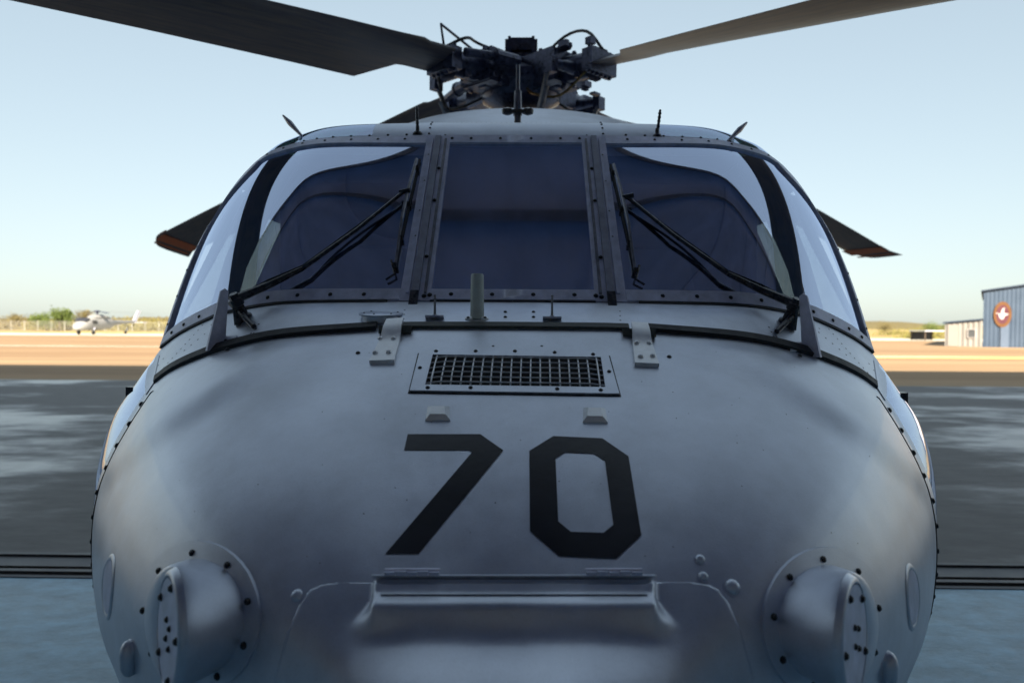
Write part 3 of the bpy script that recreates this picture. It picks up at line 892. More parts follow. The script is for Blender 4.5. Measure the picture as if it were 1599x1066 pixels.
# ---- placing things on the skins by looking through the lens at them once
def hit(px, py, *names):
    d = ray(px, py); best = None
    for nm in names or ('nose', 'cowl', 'glass', 'roof'):
        r = TREES[nm].ray_cast(EYE, d)
        if r[0] is not None and (best is None or r[3] < best[2]):
            n = r[1]
            if n.dot(d) > 0: n = -n
            best = (r[0], n, r[3])
    return (best[0], best[1]) if best else (None, None)

def oriented(n, up=V((0, 0, 1))):
    n = n.normalized(); x = up.cross(n)
    if x.length < 1e-3: x = V((1, 0, 0))
    x.normalize(); y = n.cross(x)
    return Matrix((x, y, n)).transposed()

bolt_mb = MB(); bolt_mb.lathe((0, 0, -.001), (0, 0, 1), [(0, 1.25 * .0055), (.0016, 1.25 * .0055), (.002, .0055), (.0045, .0045), (.0055, .002)], 8)
bolt_me = bolt_mb.mesh('bolt', M['bolt'])
rbolt_mb = MB(); rbolt_mb.lathe((0, 0, -.001), (0, 0, 1), [(0, .0065), (.003, .0060), (.005, .004), (.0055, .001)], 8)
pbolt_me = rbolt_mb.mesh('bolt_painted', M['light'])
def bolt(p, n, r=1.0, me=None, par=heli, name='bolt'):
    o = bpy.data.objects.new(name, me or bolt_me); COL.objects.link(o); o.parent = par
    m4 = oriented(n).to_4x4(); m4.translation = p
    o.matrix_basis = m4 @ Matrix.Scale(r, 4)
    return o
def mir(p): return V((-p.x, p.y, p.z))
def bolt2(p, n, r=1.0, me=None):
    bolt(p, n, r, me); bolt(mir(p), mir(n), r, me)
def bolt_px(px, py, r=1.0, sym=True, me=None, off=0.0, names=()):
    p, n = hit(px, py, *names)
    if p is None: return
    bolt(p + n * off, n, r, me)
    if sym: bolt(mir(p + n * off), mir(n), r, me)
# frame bolts
def g_bolt(u, v, r=1.0, off=.009):
    bolt2(SG(u, v) + nG(u, v) * off, nG(u, v), r)
for x in (.44, .545, .65, .75, .85, .94, 1.02, 1.09, 1.15): g_bolt(u_at(WB, x), .024)
for x in (.40, .50, .60, .70, .79, .875, .95): g_bolt(u_at(WT, x), .972, .8)
for x in (.06, .18): g_bolt(x / .24 * U1, .024)
for x in (.055, .16): g_bolt(x / .235 * U1, .974, .85)
g_bolt(U1 * .97, .974, .9); g_bolt(U1 * 1.02, .02, 1.1); g_bolt(lerp(U1, U2, .2), .015, 1.1)
for v in (.76, .55, .22): g_bolt(lerp(U1, U2, .30), v, .95)
for v in (.85, .67, .48, .33): g_bolt(lerp(U1, U2, .80), v, .5, .012)
for v in (.10, .24, .38, .52, .66, .80, .92): g_bolt(.990, v, .85)
# header rows
def r_bolt(u, v, r=.7):
    p = SR(u, v); bolt2(p, V((0, -.8, .5)), r)
for x in (.40, .47, .54, .61, .68, .745, .80, .855, .905, .95): r_bolt(u_at(WT, x), .10, .75)
for k in range(4): r_bolt(U2 * .98, .12 + k * .22, .65)
for k in range(3): r_bolt(lerp(U1, U2, .25), .05 + k * .01 + k * .04, .6) if k == 0 else None
# seam bolts down the nose edge
def seam_t(z):
    lo, hi = .45, .9
    for _ in range(30):
        m_ = (lo + hi) / 2
        if BN(m_).z > z: lo = m_
        else: hi = m_
    return lo
for z in (1.485, 1.43, 1.37, 1.31, 1.245, 1.18, 1.115, 1.055, 1.00, .96):
    p, n = seam_pt(seam_t(z), .001, .985); bolt2(p, n, 1.35)
for z in [.93 - .021 * k for k in range(9)]:
    p, n = seam_pt(seam_t(z), .0, .975); bolt2(p, n, .8)
for (x, y) in ((198, 587), (203, 590), (208, 593), (215, 597), (222, 602)):
    bolt_px(x + 3, y - 1, .95)
# corner plate
for m_ in (False, True):
    b = MB(); b.slab(lambda a, c: SB(lerp(0, .05, a), lerp(0.0, .75, c)), lambda a, c: V((1, -.1, .2)).normalized(), 4, 6, .001, .004, mirror=m_); b.build('corner_plate', M['hull'], heli)

# rivets (tiny): one mesh
rv = MB()
def rivet(p, n, r=.0026):
    r *= 1.3
    A = oriented(n)
    vs_ = [p + A @ V((cos(2 * pi * k / 6) * r, sin(2 * pi * k / 6) * r, 0.0003)) for k in range(6)] + [p + n * .0012]
    rv.add(vs_, [(k, (k + 1) % 6, 6) for k in range(6)])
def rivet_row(p0, p1, n_, r=.0026, sym=True):
    for k in range(n_):
        f = k / max(1, n_ - 1)
        p, n = hit(lerp(p0[0], p1[0], f), lerp(p0[1], p1[1], f), 'nose', 'cowl')
        if p is None: continue
        rivet(p, n, r)
        if sym: rivet(mir(p), mir(n), r)
rivet_row((316, 508), (249, 581), 11); rivet_row((330, 513), (288, 547), 5)
rivet_row((352, 500), (330, 507), 3); rivet_row((392, 520), (376, 537), 3)
rivet_row((632, 484), (628, 512), 5, .0024); rivet_row((222, 548), (213, 566), 3)
rivet_row((404, 506), (396, 520), 3); rivet_row((255, 560), (240, 580), 3)
rivet_row((770, 540), (846, 540), 2, .003, False)
rq = random.Random(3)
for k in range(60):
    p, n = hit(rq.uniform(230, 1380), rq.uniform(540, 880), 'nose')
    if p is not None: rivet(p - n * .0004, n, rq.uniform(.0006, .0014))
for k in range(26):
    u = k / 25 * U2
    for s in (1, -1):
        p = SR(u, .93); rivet(V((s * p.x, p.y, p.z)), V((0, -.4, .9)).normalized(), .002)
o = rv.build('rivet_rows', M['bolt'], heli, False, False); tag(o, kind='stuff')

# ---- nose number 70
def quad_decal(mb, q, nu, nv, off, names=('nose',), close=False, th=0.0008):
    idx = []
    grid_ = []
    for j in range(nv + 1):
        row = []
        for i in range(nu + 1):
            a, c = i / nu, j / nv
            x = lerp(lerp(q[0][0], q[1][0], a), lerp(q[3][0], q[2][0], a), c)
            y = lerp(lerp(q[0][1], q[1][1], a), lerp(q[3][1], q[2][1], a), c)
            p, n = hit(x, y, *names)
            if p is None: p, n = V((0, 1, 1)), V((0, -1, 0))
            row.append(p + n * off)
        grid_.append(row)
    vv = [p for r in grid_ for p in r]; W_ = nu + 1
    mb.add(vv, [(j * W_ + i, j * W_ + i + 1, (j + 1) * W_ + i + 1, (j + 1) * W_ + i) for j in range(nv) for i in range(nu)])
seven = MB()
quad_decal(seven, [(636.6, 678), (750, 678), (732, 703), (631, 703)], 16, 4, .0012)
quad_decal(seven, [(750, 678), (785.8, 703), (737, 706.3), (732, 703)], 6, 6, .0012)
quad_decal(seven, [(737, 706.3), (785.8, 703), (653.8, 864.7), (601.6, 864.7)], 8, 24, .0012)
seven.build('number_marking', M['number'], heli, angle=180)
zero = MB()
zo = [(864, 681), (940.5, 684.4), (981.5, 712.6), (1001.5, 835.6), (962, 872.5), (872.7, 868.4), (827.4, 829), (826.4, 704.1)]
zi = [(882.7, 706.3), (927.4, 708.5), (944.6, 719.5), (957.7, 819.3), (942.4, 831.8), (891.5, 830.2), (871.8, 814), (867.4, 716)]
for k in range(8):
    quad_decal(zero, [zo[k], zo[(k + 1) % 8], zi[(k + 1) % 8], zi[k]], 18 if k in (2, 6) else 8, 5, .0012)
zero.build('number_marking', M['number'], heli, angle=180)

# ---- thick plate laid on the nose over a picture-space outline (bilinear quad)
def plate(q, nu, nv, h, names=('nose',), inset=None):
    b = MB()
    def S(a, c):
        x = lerp(lerp(q[0][0], q[1][0], a), lerp(q[3][0], q[2][0], a), c); y = lerp(lerp(q[0][1], q[1][1], a), lerp(q[3][1], q[2][1], a), c)
        p, n = hit(x, y, *names); return p
    cache = {}
    def Sc(a, c):
        k = (round(a, 5), round(c, 5))
        if k not in cache: cache[k] = S(a, c)
        return cache[k]
    x = sum(p[0] for p in q) / 4; y = sum(p[1] for p in q) / 4
    _, nc = hit(x, y, *names)
    b.slab(Sc, lambda a, c: nc, nu, nv, -.001, h)
    return b

# grille: plate frame, black panel painting the shade of the uncut duct, wire mesh
go = [(655, 553), (950, 557), (967, 617), (640, 612)]
gi = [(676, 556), (938, 560), (945, 607), (664, 603)]
gr = MB()
for k in range(4):
    q = [go[k], go[(k + 1) % 4], gi[(k + 1) % 4], gi[k]]
    gr2 = plate(q, 10, 2, .0055); gr.add(gr2.v, gr2.f)
gb = plate([(go[0][0] - 2.5, go[0][1] - 1.5), (go[1][0] + 2.5, go[1][1] - 1.5), (go[2][0] + 3, go[2][1] + 2.5), (go[3][0] - 3, go[3][1] + 2.5)], 12, 4, .0008)  # dark sheet under the plate, drawn as a shadow line round its edge
grille = gr.build('grille_plate', M['hull'], heli, angle=35)
b = plate(gi, 12, 4, .0014); b.build('duct_shade', M['hole_shade'], grille); gb.build('plate_edge_shade', M['rubber'], grille)
def gpt(a, c, off):
    x = lerp(lerp(gi[0][0], gi[1][0], a), lerp(gi[3][0], gi[2][0], a), c); y = lerp(lerp(gi[0][1], gi[1][1], a), lerp(gi[3][1], gi[2][1], a), c)
    p, n = hit(x, y, 'nose'); return p + n * off
ms = MB()
for k in range(18):
    a = (k + .5) / 18
    ms.tube([gpt(a, c / 4, .0065 if 0 < c < 4 else .002) for c in range(5)], .0021, 6)
for k in range(6):
    c = (k + .5) / 6
    ms.tube([gpt(a / 12, c, .0075 if 0 < a < 12 else .002) for a in range(13)], .0021, 6)
ms.build('grille_mesh', M['light'], grille)
for (x, y) in ((681, 551), (743, 551), (804, 551), (866, 553), (926, 556), (656, 577), (951, 583), (668, 608), (735, 608), (870, 610), (938, 612)):
    bolt_px(x, y, .8, False, None, .0055, ('nose',))

# the two raised pads below the grille
for q in ([(668, 636), (702, 636), (703, 657), (664, 657)], [(911, 638), (945, 639), (949, 661), (910, 660)]):
    b = plate(q, 2, 2, .003)
    c = [(q[0][0] * .8 + q[2][0] * .2, q[0][1] * .8 + q[2][1] * .2), (q[1][0] * .8 + q[3][0] * .2, q[1][1] * .8 + q[3][1] * .2), (q[2][0] * .8 + q[0][0] * .2, q[2][1] * .8 + q[0][1] * .2), (q[3][0] * .8 + q[1][0] * .2, q[3][1] * .8 + q[1][1] * .2)]
    lo_ = []; hi_ = []
    for (x, y) in q: p, n = hit(x, y, 'nose'); lo_.append(p + n * .003)
    for (x, y) in c: p, n = hit(x, y, 'nose'); hi_.append(p + n * .012)
    b.add(lo_ + hi_, [(4, 5, 6, 7), (0, 1, 5, 4), (1, 2, 6, 5), (2, 3, 7, 6), (3, 0, 4, 7)])
    b.build('raised_pad', M['light'], heli, angle=20)

# hinge straps across the gasket
def strap(q, bolts):
    top = []; bot = []
    offs = [.016, .016, .016, .006, .006, .006]
    b = MB()
    n_ = 8
    def S(a, c):
        x = lerp(lerp(q[0][0], q[1][0], a), lerp(q[3][0], q[2][0], a), c); y = lerp(lerp(q[0][1], q[1][1], a), lerp(q[3][1], q[2][1], a), c)
        p, n = hit(x, y, 'nose', 'cowl')
        return p + V((0, -.45, .89)) * (.018 * (1 - sstep(.15, .45, c)) )
    b.slab(S, lambda a, c: V((0, -.45, .89)), 4, 10, .0, .010)
    o = b.build('hinge_strap', M['light'], heli, angle=30)
    for (x, y) in bolts:
        p, n = hit(x, y, 'nose', 'cowl'); bolt(p + n * .011, n, 1.1, pbolt_me, o)
    # hinge block on the gasket
    x = (q[0][0] + q[1][0]) / 2; y = q[0][1] + 6
    p, n = hit(x, y, 'nose', 'cowl'); k = MB(); k.box(p + V((0, 0, .006)), (.085, .030, .022)); k.build('hinge_block', M['seal_olive'], o, False)
strap([(605, 512), (631, 510), (616, 567), (577, 568)], [(595, 534), (615, 534), (587, 556), (608, 555)])
strap([(985, 517), (1010, 518), (1029, 573), (991, 571)], [(993, 541), (1012, 541), (999, 562), (1018, 561)])

# ---- cowl fittings
def up_n(px, py):
    return hit(px, py, 'cowl', 'nose')
p, n = up_n(595, 493); n = V((0, -.12, 1)).normalized(); p = p + V((0, 0, .004))
b = MB(); b.lathe(p - n * .006, n, [(-.012, .052), (.004, .052), (.005, .060), (.009, .061), (.011, .057)], 32); cap = b.build('round_cap', M['hull'], heli, angle=30)
for k in range(6):
    a = k * pi / 3 + .3; A = oriented(n); bolt(p + n * .005 + A @ V((cos(a) * .046, sin(a) * .046, 0)), n, .5, None, cap)
p, n = up_n(745, 498)
b = MB(); b.lathe(p, V((0, .02, 1)), [(0, .019), (.118, .0175), (.122, .015)], 20); st = b.build('stub_antenna', M['tube'], heli)
b = MB(); b.lathe(p - n * .002, n, [(0, .026), (.007, .024)], 16)
for k in range(4):
    a = k * pi / 2 + pi / 4; c = p + V((cos(a) * .030, sin(a) * .024, 0)); b.lathe(c - n * .001, n, [(0, .011), (.005, .010)], 10)
b.build('base_plate', M['light'], st)
for k in range(4):
    a = k * pi / 2 + pi / 4; bolt(p + V((cos(a) * .032, sin(a) * .026, 0)) + n * .004, n, .7, None, st)
for (x, y, h) in ((679, 497, .058), (862, 499, .060)):
    p, n = up_n(x, y)
    b = MB(); b.box(p + V((0, 0, .002)), (.050, .028, .005), Matrix.Rotation(radians(-18), 3, 'X')); o = b.build('pin_base', M['hull'], heli, False)
    b = MB(); b.lathe(p, (0, 0, 1), [(0, .010), (.008, .009), (.012, .0035), (h, .0028), (h + .006, .0035)], 10); b.build('probe_pin', M['steel'], o)
for (x, y) in ((789, 487), (833, 487), (789, 495), (833, 495)): bolt_px(x, y, .8, False)
bolt_px(559, 551, .95, False); bolt_px(1045, 557, .95, False)
# blade antennas standing on the cowl corners
for s, (bx, by) in ((-1, (336, 545)), (1, (1268, 555))):
    p, n = up_n(bx, by)
    b = MB()
    a_, h_, th = .027, .172, .010
    pr = [(-a_, 0), (a_, 0), (.012, h_), (.0, h_ + .008), (-.012, h_)]
    f0 = [p + V((s * .30 * z + th / 2 * (1 - .6 * z / h_) * 1 - s * .0, y, z)) for y, z in [(q[0] * 1.0, q[1]) for q in pr]]
    f1 = [V((v.x - th * (1 - .5 * (v.z - p.z) / h_), v.y, v.z)) for v in f0]
    # lean: swap so that the blade's broad side faces partly to the lens
    c0 = p.copy()
    Rz = Matrix.Rotation(radians(s * 38), 3, 'Z')
    pts = []
    for lst in (f0, f1):
        for v in lst:
            q = Rz @ (V((v.x, v.y, v.z)) - c0); q.x -= s * .30 * q.z * 1.05; pts.append(c0 + q + V((0, 0, -.004)))
    m_ = len(pr)
    b.add(pts, [tuple(range(m_)), tuple(range(2 * m_ - 1, m_ - 1, -1))] + [(k, (k + 1) % m_, m_ + (k + 1) % m_, m_ + k) for k in range(m_)])
    o = b.build('blade_antenna', M['frame'], heli, angle=30)
    b = MB(); b.slab(lambda a, c: hit(bx - s * 12 + (a - .5) * 46, by - 13 + (c - .5) * 14, 'cowl', 'nose')[0], lambda a, c: n, 3, 3, 0, .005); b.build('antenna_base', M['hull'], o)
    for (dx, dy) in ((-s * 8, -18), (-s * 18, -12), (-s * 20, 2), (s * 16, 6)):
        pp, nn = up_n(bx + dx, by + dy); bolt(pp + nn * .004, nn, 1.0, None, o)

# ---- wipers
def wiper(s):
    def at(px, py, off, *nm):
        p, n = hit(px if s < 0 else 1609 - px, py if s < 0 else py + 8, *(nm or ('glass', 'cowl')))
        return p + n * off
    root = MB()
    piv = at(383, 497, .0, 'cowl')
    nn = V((s * .25, -.45, .85)).normalized()
    root.lathe(piv - nn * .01, nn, [(0, .024), (.02, .022), (.024, .015), (.055, .014), (.058, .019), (.078, .019), (.082, .012)], 14)
    w = root.build('wiper', M['black'], heli, angle=30)
    a0 = piv + nn * .066
    a1 = at(432, 455, .040); a2 = at(480, 428, .032); a3 = at(560, 368, .027); a4 = at(632, 308, .024)
    b = MB(); b.tube([a0, a1, a2], [.013, .012, .008], 8); b.tube([a2, a3, a4], [.0075, .006, .006], 8); b.build('wiper_arm', M['black'], w)
    off = V((0, 0, .020))
    c0 = at(376, 492, .050, 'cowl', 'glass')
    b = MB(); b.tube([c0 + V((0, -.01, .004)), a1 + off * .7, a2 + off * .35, a4 + off * .1 - V((s * .008, 0, 0))], .0042, 6); b.build('wiper_link', M['bolt'], w)
    b = MB(); b.tube([c0 + V((0, -.01, -.005)), at(398, 512, .006, 'cowl')], .008, 8); b.tube([a0, at(372, 507, .0, 'cowl')], .012, 8); b.build('wiper_shaft', M['black'], w)
    b = MB(); b.lathe(a0 - nn * .012, nn, [(0, .014), (.03, .013)], 10)
    e = (a1 - a0).normalized()
    b.tube([a0 - e * .015, a0 + e * .05], [.015, .013], 8); b.build('wiper_head', M['black'], w)
    k0, k1, k2, k3 = at(652, 256, .02), at(640, 300, .024), at(629, 350, .022), at(619, 418, .012)
    b = MB(); b.tube([k0, k1, k2], .0055, 6); b.tube([k2, (k2 + k3) / 2, k3], .0045, 6); b.build('wiper_blade_bridge', M['steel'], w)
    b = MB(); j0, j1, j2 = at(656, 252, .007), at(636, 335, .007), at(616, 424, .006)
    b.tube([j0, j1, j2], .0045, 6)
    for f in (.1, .45, .75, .97):
        q = j0.lerp(j2, f); b.box(q + V((0, -.006, .004)), (.012, .016, .014))
    b.build('wiper_blade', M['rubber'], w)
    b = MB(); b.tube([a4 - V((.014 * 1, 0, .003)), a4 + V((.022, -.004, .004))], .0085, 8); b.build('wiper_joint', M['bolt'], w)
    t = MB(); t.tube([at(612, 410, .01), at(618, 432, .012), at(604, 440, .01)], .004, 6); t.build('washer_nozzle', M['black'], w)
wiper(-1); wiper(1)

# ---- dark sensor housings on the nose
def housing(px, py, s):
    p, n = hit(px, py, 'nose')
    n = V((s * .34, -.90, .12)).normalized()
    b = MB()
    # thin round flange draped over the skin
    ax = oriented(n)
    R = .128
    def S(a, c):
        ang = 2 * pi * a
        r = None; k_ = 1.0
        while r is None: r = hit(px + cos(ang) * 99 * c * k_, py - sin(ang) * 119 * c * k_, 'nose')[0]; k_ *= .97
        return r
    vv = []; N_ = 40; K = 6
    for j in range(K + 1):
        for i in range(N_):
            vv.append(S(i / N_, max(min(j, K - 1) / (K - 1) if j < K else 1.004, .01)) + n * (.0065 if j < K else 0))
    ff = [(j * N_ + i, j * N_ + (i + 1) % N_, (j + 1) * N_ + (i + 1) % N_, (j + 1) * N_ + i) for j in range(K) for i in range(N_)]
    b.add(vv, ff); fl = b.build('sensor_flange', M['hull'], heli, angle=35)
    for k in range(9):
        a = 2 * pi * (k + .35) / 9
        q = S(a / (2 * pi), .84); bolt(q + n * .0065, n, 1.0, None, fl)
    # housing: round foot on the flange sweeping out to a flat round face looking outward
    fn = V((s * .78, -.62, .05)).normalized()
    foot = [S(i / N_, .77) + n * .003 for i in range(N_)]
    fc = hit(px + s * 46, py + 22, 'nose')[0]
    dd = (p - EYE).length; fcn = EYE + ray(px + s * 50, py + 24) * (dd - .085)
    A = oriented(fn)
    def ringpt(i, rad, d):
        ang = 2 * pi * i / N_
        return fcn + A @ V((cos(ang) * rad * .92, sin(ang) * rad * 1.12, 0)) + fn * d
    Lv = []
    levels = [0, .12, .3, .5, .7, .85, .94, 1]
    for l in levels:
        e = l ** 1.0
        for i in range(N_):
            f0 = foot[i]; f1 = ringpt(i, .089, -.012)
            bul = n * (.022 * sin(pi * l)) * (1.0)
            shrink = V((0, 0, 0))
            q = f0.lerp(f1, e) + bul
            if l < .25: q = q
            Lv.append(q)
    for rad, d in ((.085, -.003), (.080, .0), (.078, .0), (.076, -.004), (.0755, -.004)):
        for i in range(N_): Lv.append(ringpt(i, rad, d))
    nl = len(levels) + 5
    ff = [(j * N_ + i, j * N_ + (i + 1) % N_, (j + 1) * N_ + (i + 1) % N_, (j + 1) * N_ + i) for j in range(nl - 1) for i in range(N_)]
    b = MB(); b.add(Lv, ff); hs = b.build('sensor_housing', M['hull'], heli, angle=50)
    b = MB(); b.lathe(fcn - fn * .005, fn, [(0, .0745), (.004, .0745)], 40)
    for q in range(len(b.v)):
        l = A.transposed() @ (b.v[q] - fcn); l.x *= .92; l.y *= 1.12; b.v[q] = fcn + A @ l
    fc_ = b.build('sensor_face', M['frame'], hs, angle=30)
    for k in range(5):
        a = 2 * pi * (k + .25 * s + .0) / 5 + .4; bolt(fcn + A @ V((cos(a) * .062, sin(a) * .075, 0)), fn, 1.0, None, fc_)
    for (x, y) in ((-.004, .018), (.016, .010), (-.004, -.012), (.016, -.022)): bolt(fcn + A @ V((x, y, 0)), fn, .8, None, fc_)
housing(310, 962, -1); housing(1287, 972, 1)

# oval recess, knob and dome studs
for s, (x, y), (kx, ky) in ((-1, (168, 916), (205, 1022)), (1, (1426, 932), (1384, 1040))):
    p, n = hit(x, y, 'nose')
    if p is None: continue
    A = oriented(n)
    R_ = .060
    b = MB(); N_ = 28; vv = []
    for (rr, d) in ((1.16, .0005), (1.05, .004), (.94, .002), (.86, -.002)):
        for i in range(N_):
            a = 2 * pi * i / N_; q = p + A @ V((cos(a) * R_ * rr * .8, sin(a) * R_ * rr, 0)) + n * .06
            r = TREES['nose'].ray_cast(q, -n); q = r[0] if r[0] is not None else q - n * .06
            vv.append(q + n * d)
    b.add(vv, [(j * N_ + i, j * N_ + (i + 1) % N_, (j + 1) * N_ + (i + 1) % N_, (j + 1) * N_ + i) for j in range(3) for i in range(N_)])
    o = b.build('recess_rim', M['hull'], heli, angle=180)
    b = MB(); vv = []
    for rr in (.93, .5, .02):
        for i in range(N_):
            a = 2 * pi * i / N_; q = p + A @ V((cos(a) * R_ * rr * .8, sin(a) * R_ * rr, 0)) + n * .06
            r = TREES['nose'].ray_cast(q, -n); q = r[0] if r[0] is not None else q - n * .06
            vv.append(q + n * .0022)
    b.add(vv, [(j * N_ + i, j * N_ + (i + 1) % N_, (j + 1) * N_ + (i + 1) % N_, (j + 1) * N_ + i) for j in range(2) for i in range(N_)])
    b.build('recess_lens', M['frame'], o, angle=180)
    p, n = hit(kx, ky, 'nose')
    if p is not None:
        b = MB(); b.lathe(p + n * .004 + V((0, 0, -.040)), V((0, 0, 1)), [(0, .004), (.004, .010), (.018, .0165), (.045, .0175), (.060, .014), (.068, .008), (.070, .002)], 18); k_ = b.build('cable_boot', M['hull'], heli, angle=180)
        b = MB(); b.lathe(p + V((0, 0, .012)) - n * .002, n, [(0, .020), (.006, .018)], 14); b.build('boot_flange', M['hull'], k_)
for (x, y, r) in ((465, 930, 1.0), (1143, 916, 1.15), (1093, 873, .75), (1098, 900, .75)):
    p, n = hit(x, y, 'nose')
    b = MB(); R_ = .0115 * r; b.lathe(p - n * .002, n, [(0, R_ * 1.25), (.003, R_ * 1.2)] + [(.003 + R_ * sin(a) * .8, R_ * cos(a)) for a in (0, .35, .7, 1.1, 1.45)], 16); b.build('dome_stud', M['hull'], heli)

# ---- nose hatch with its box-shaped bulge
left = [(418, 1130), (418, 1066), (440, 990), (458, 950), (480, 922), (505, 913), (580, 909)]
b = MB()
def HS(a, c):
    y = lerp(909, 1130, c ** 1.3)
    # half-width of the sheet at this height
    tb = [(909, 290), (912, 312), (920, 330), (940, 345), (985, 365), (1066, 387), (1130, 392)]
    for k in range(len(tb) - 1):
        if tb[k][0] <= y <= tb[k + 1][0]:
            hw = lerp(tb[k][1], tb[k + 1][1], (y - tb[k][0]) / (tb[k + 1][0] - tb[k][0])); break
    return hit(803 + (2 * a - 1) * hw, y + (a - .5) * 8, 'nose')[0]
_c = {}
def HSc(a, c):
    k = (round(a, 5), round(c, 5))
    if k not in _c: _c[k] = HS(a, c)
    return _c[k]
b.slab(HSc, lambda a, c: V((0, -.9, .42)), 40, 30, -.002, .005)
hatch = b.build('nose_hatch', M['hull'], heli, angle=30)
# bulge, standing proud and growing downward
HW = [(896, 224), (909, 290), (912, 312), (920, 330), (940, 345), (985, 365), (1066, 387), (1140, 395)]
def hatch_half(y):
    for k in range(len(HW) - 1):
        if y <= HW[k + 1][0]: return lerp(HW[k][1], HW[k + 1][1], (y - HW[k][0]) / (HW[k + 1][0] - HW[k][0]))
    return 392
def bulge_pt(a, c):
    y = lerp(896, 1130, c ** 1.15)
    x = 803 + (2 * a - 1) * 380
    bx = abs(x - 803)
    p, n = hit(x, y, 'nose')
    sb = 1 - sstep(212, lerp(222, 262, sstep(930, 985, y)), bx)
    top = sstep(0, .0125, c) * (1 - .40 * sstep(.015, .06, c) * (1 - sstep(.14, .26, c)))
    h = .034 * top * sb * (1 - sstep(935, 1010, y) * .9)
    h += (.065 * sstep(950, 1120, y) + .02 * sstep(990, 1100, y)) * (1 - sstep(150, 345, bx))
    base = lerp(.0065, -.006, sstep(-14, -2, bx - hatch_half(y)))
    if y < 909: base = lerp(.0, -.006, sstep(222, 228, bx))
    return p + V((0, -.94, .34)) * (h + base)
b = MB(); b.grid(bulge_pt, 170, 110); bl_ = b.build('hatch_bulge', M['hull'], hatch, angle=55)
for (x0, x1) in ((606, 690), (912, 998)):
    b = MB()
    pa = bulge_pt(.5 + (x0 - 803) / 760, .012); pb = bulge_pt(.5 + (x1 - 803) / 760, .012)
    b.tube([pa + V((0, .004, .006)), pb + V((0, .004, .006))], .0045, 8)
    for k in range(5):
        q = pa.lerp(pb, (k + .5) / 5); b.box(q + V((0, .002, .004)), ((pb - pa).length / 5.4, .016, .005 + .002 * (k % 2)))
    b.build('hatch_hinge', M['frame'], hatch)
b = MB()
def label_pt(a, c):
    return bulge_pt(lerp(.233, .767, a) , lerp(.055, .17, c)) + V((0, -.94, .34)) * .003
b.slab(label_pt, lambda a, c: V((0, -.94, .34)), 30, 6, -.002, .001); b.build('recess_panel', M['hull'], hatch, angle=30)

# ---- small dark lamps standing off each side behind the nose
for s in (-1, 1):
    b = MB(); b.box((s * 1.268, 2.32, 1.492), (.030, .03, .034)); b.box((s * 1.24, 2.32, 1.485), (.06, .02, .015)); b.build('side_marker_lamp', M['black'], heli, False)

# ---- roof antennas
for (x, y, tx, ty, kind) in ((652, 208, 651, 166, 'w'), (1026, 212, 1031, 172, 'w'), (470, 207, 439, 178, 'b'), (1138, 219, 1169, 189, 'b')):
    p = None; yy = y
    while p is None and yy < y + 60: p, n = hit(x, yy, 'roof', 'glass'); yy += 1
    d = ray(tx, ty); q = EYE + d * ((p.y + .02 - EYE.y) / d.y)
    if kind == 'w':
        b = MB(); b.lathe(p - V((0, 0, .004)), (0, 0, 1), [(0, .018), (.006, .016), (.012, .007), (.03, .0065)], 12); b.tube([p, q], [.006, .0045], 8)
        for f in (.35, .55, .7, .85): b.lathe(p.lerp(q, f), q - p, [(0, .0065), (.004, .0065)], 8)
        b.build('whip_antenna', M['black'], heli)
    else:
        b = MB(); sdir = (q - p).normalized()
        b.tube([p - sdir * .02, p.lerp(q, .3), p.lerp(q, .6), q], [.004, .008, .011, .004], 8)
        for v in b.v: v.y = p.y + (v.y - p.y) * 2.2
        b.build('roof_blade_antenna', M['cover'], heli)

# ---- doghouse fairing, engines, tail
def fair(a, c):                    # c along y, a across
    y = lerp(2.98, 6.6, c)
    ht = .46 * sstep(0, .32, c) ** .85 * (1 - .25 * sstep(.6, 1, c)); wd = .66 + .26 * sstep(0, .3, c)
    ang = lerp(pi, 0, a)
    cx, sx = cos(ang), sin(ang)
    return V((wd * abs(cx) ** .9 * (1 if cx > 0 else -1), y - .12 * sx * (1 - c), 2.47 + ht * max(0, sx) ** .8))
b = MB(); b.grid(fair, 40, 40); b.build('mast_fairing', M['hull'], heli, angle=60)
for s in (-1, 1):
    b = MB(); b.lathe((s * .88, 5.0, 2.62), (0, 1, -.03), [(0, .20), (.02, .25), (.3, .30), (1.4, .31), (2.2, .24), (2.5, .19)], 20); b.build('engine_nacelle', M['hull'], heli)
tb = MB(); n_ = 20; stt = [(7.1, 1.55, 1.2, .98), (8.2, 1.75, .75, .7), (10.5, 1.95, .42, .42), (13.3, 2.1, .24, .28), (14.0, 2.15, .15, .2)]
vv = [V((hw * cos(2 * pi * k / n_), y, zc + hh * sin(2 * pi * k / n_))) for (y, zc, hw, hh) in stt for k in range(n_)]
tb.add(vv, [(i * n_ + k, i * n_ + (k + 1) % n_, (i + 1) * n_ + (k + 1) % n_, (i + 1) * n_ + k) for i in range(4) for k in range(n_)] + [tuple(range(n_)), tuple(4 * n_ + k for k in range(n_))])
tb.build('tail_boom', M['hull'], heli)
b = MB(); b.add([V((x * .06, y, z)) for x in (-1, 1) for (y, z) in ((12.8, 2.1), (14.0, 2.1), (15.3, 3.9), (14.5, 3.9))], [(0, 1, 2, 3), (7, 6, 5, 4), (0, 4, 5, 1), (1, 5, 6, 2), (2, 6, 7, 3), (3, 7, 4, 0)]); b.build('tail_fin', M['hull'], heli, False)
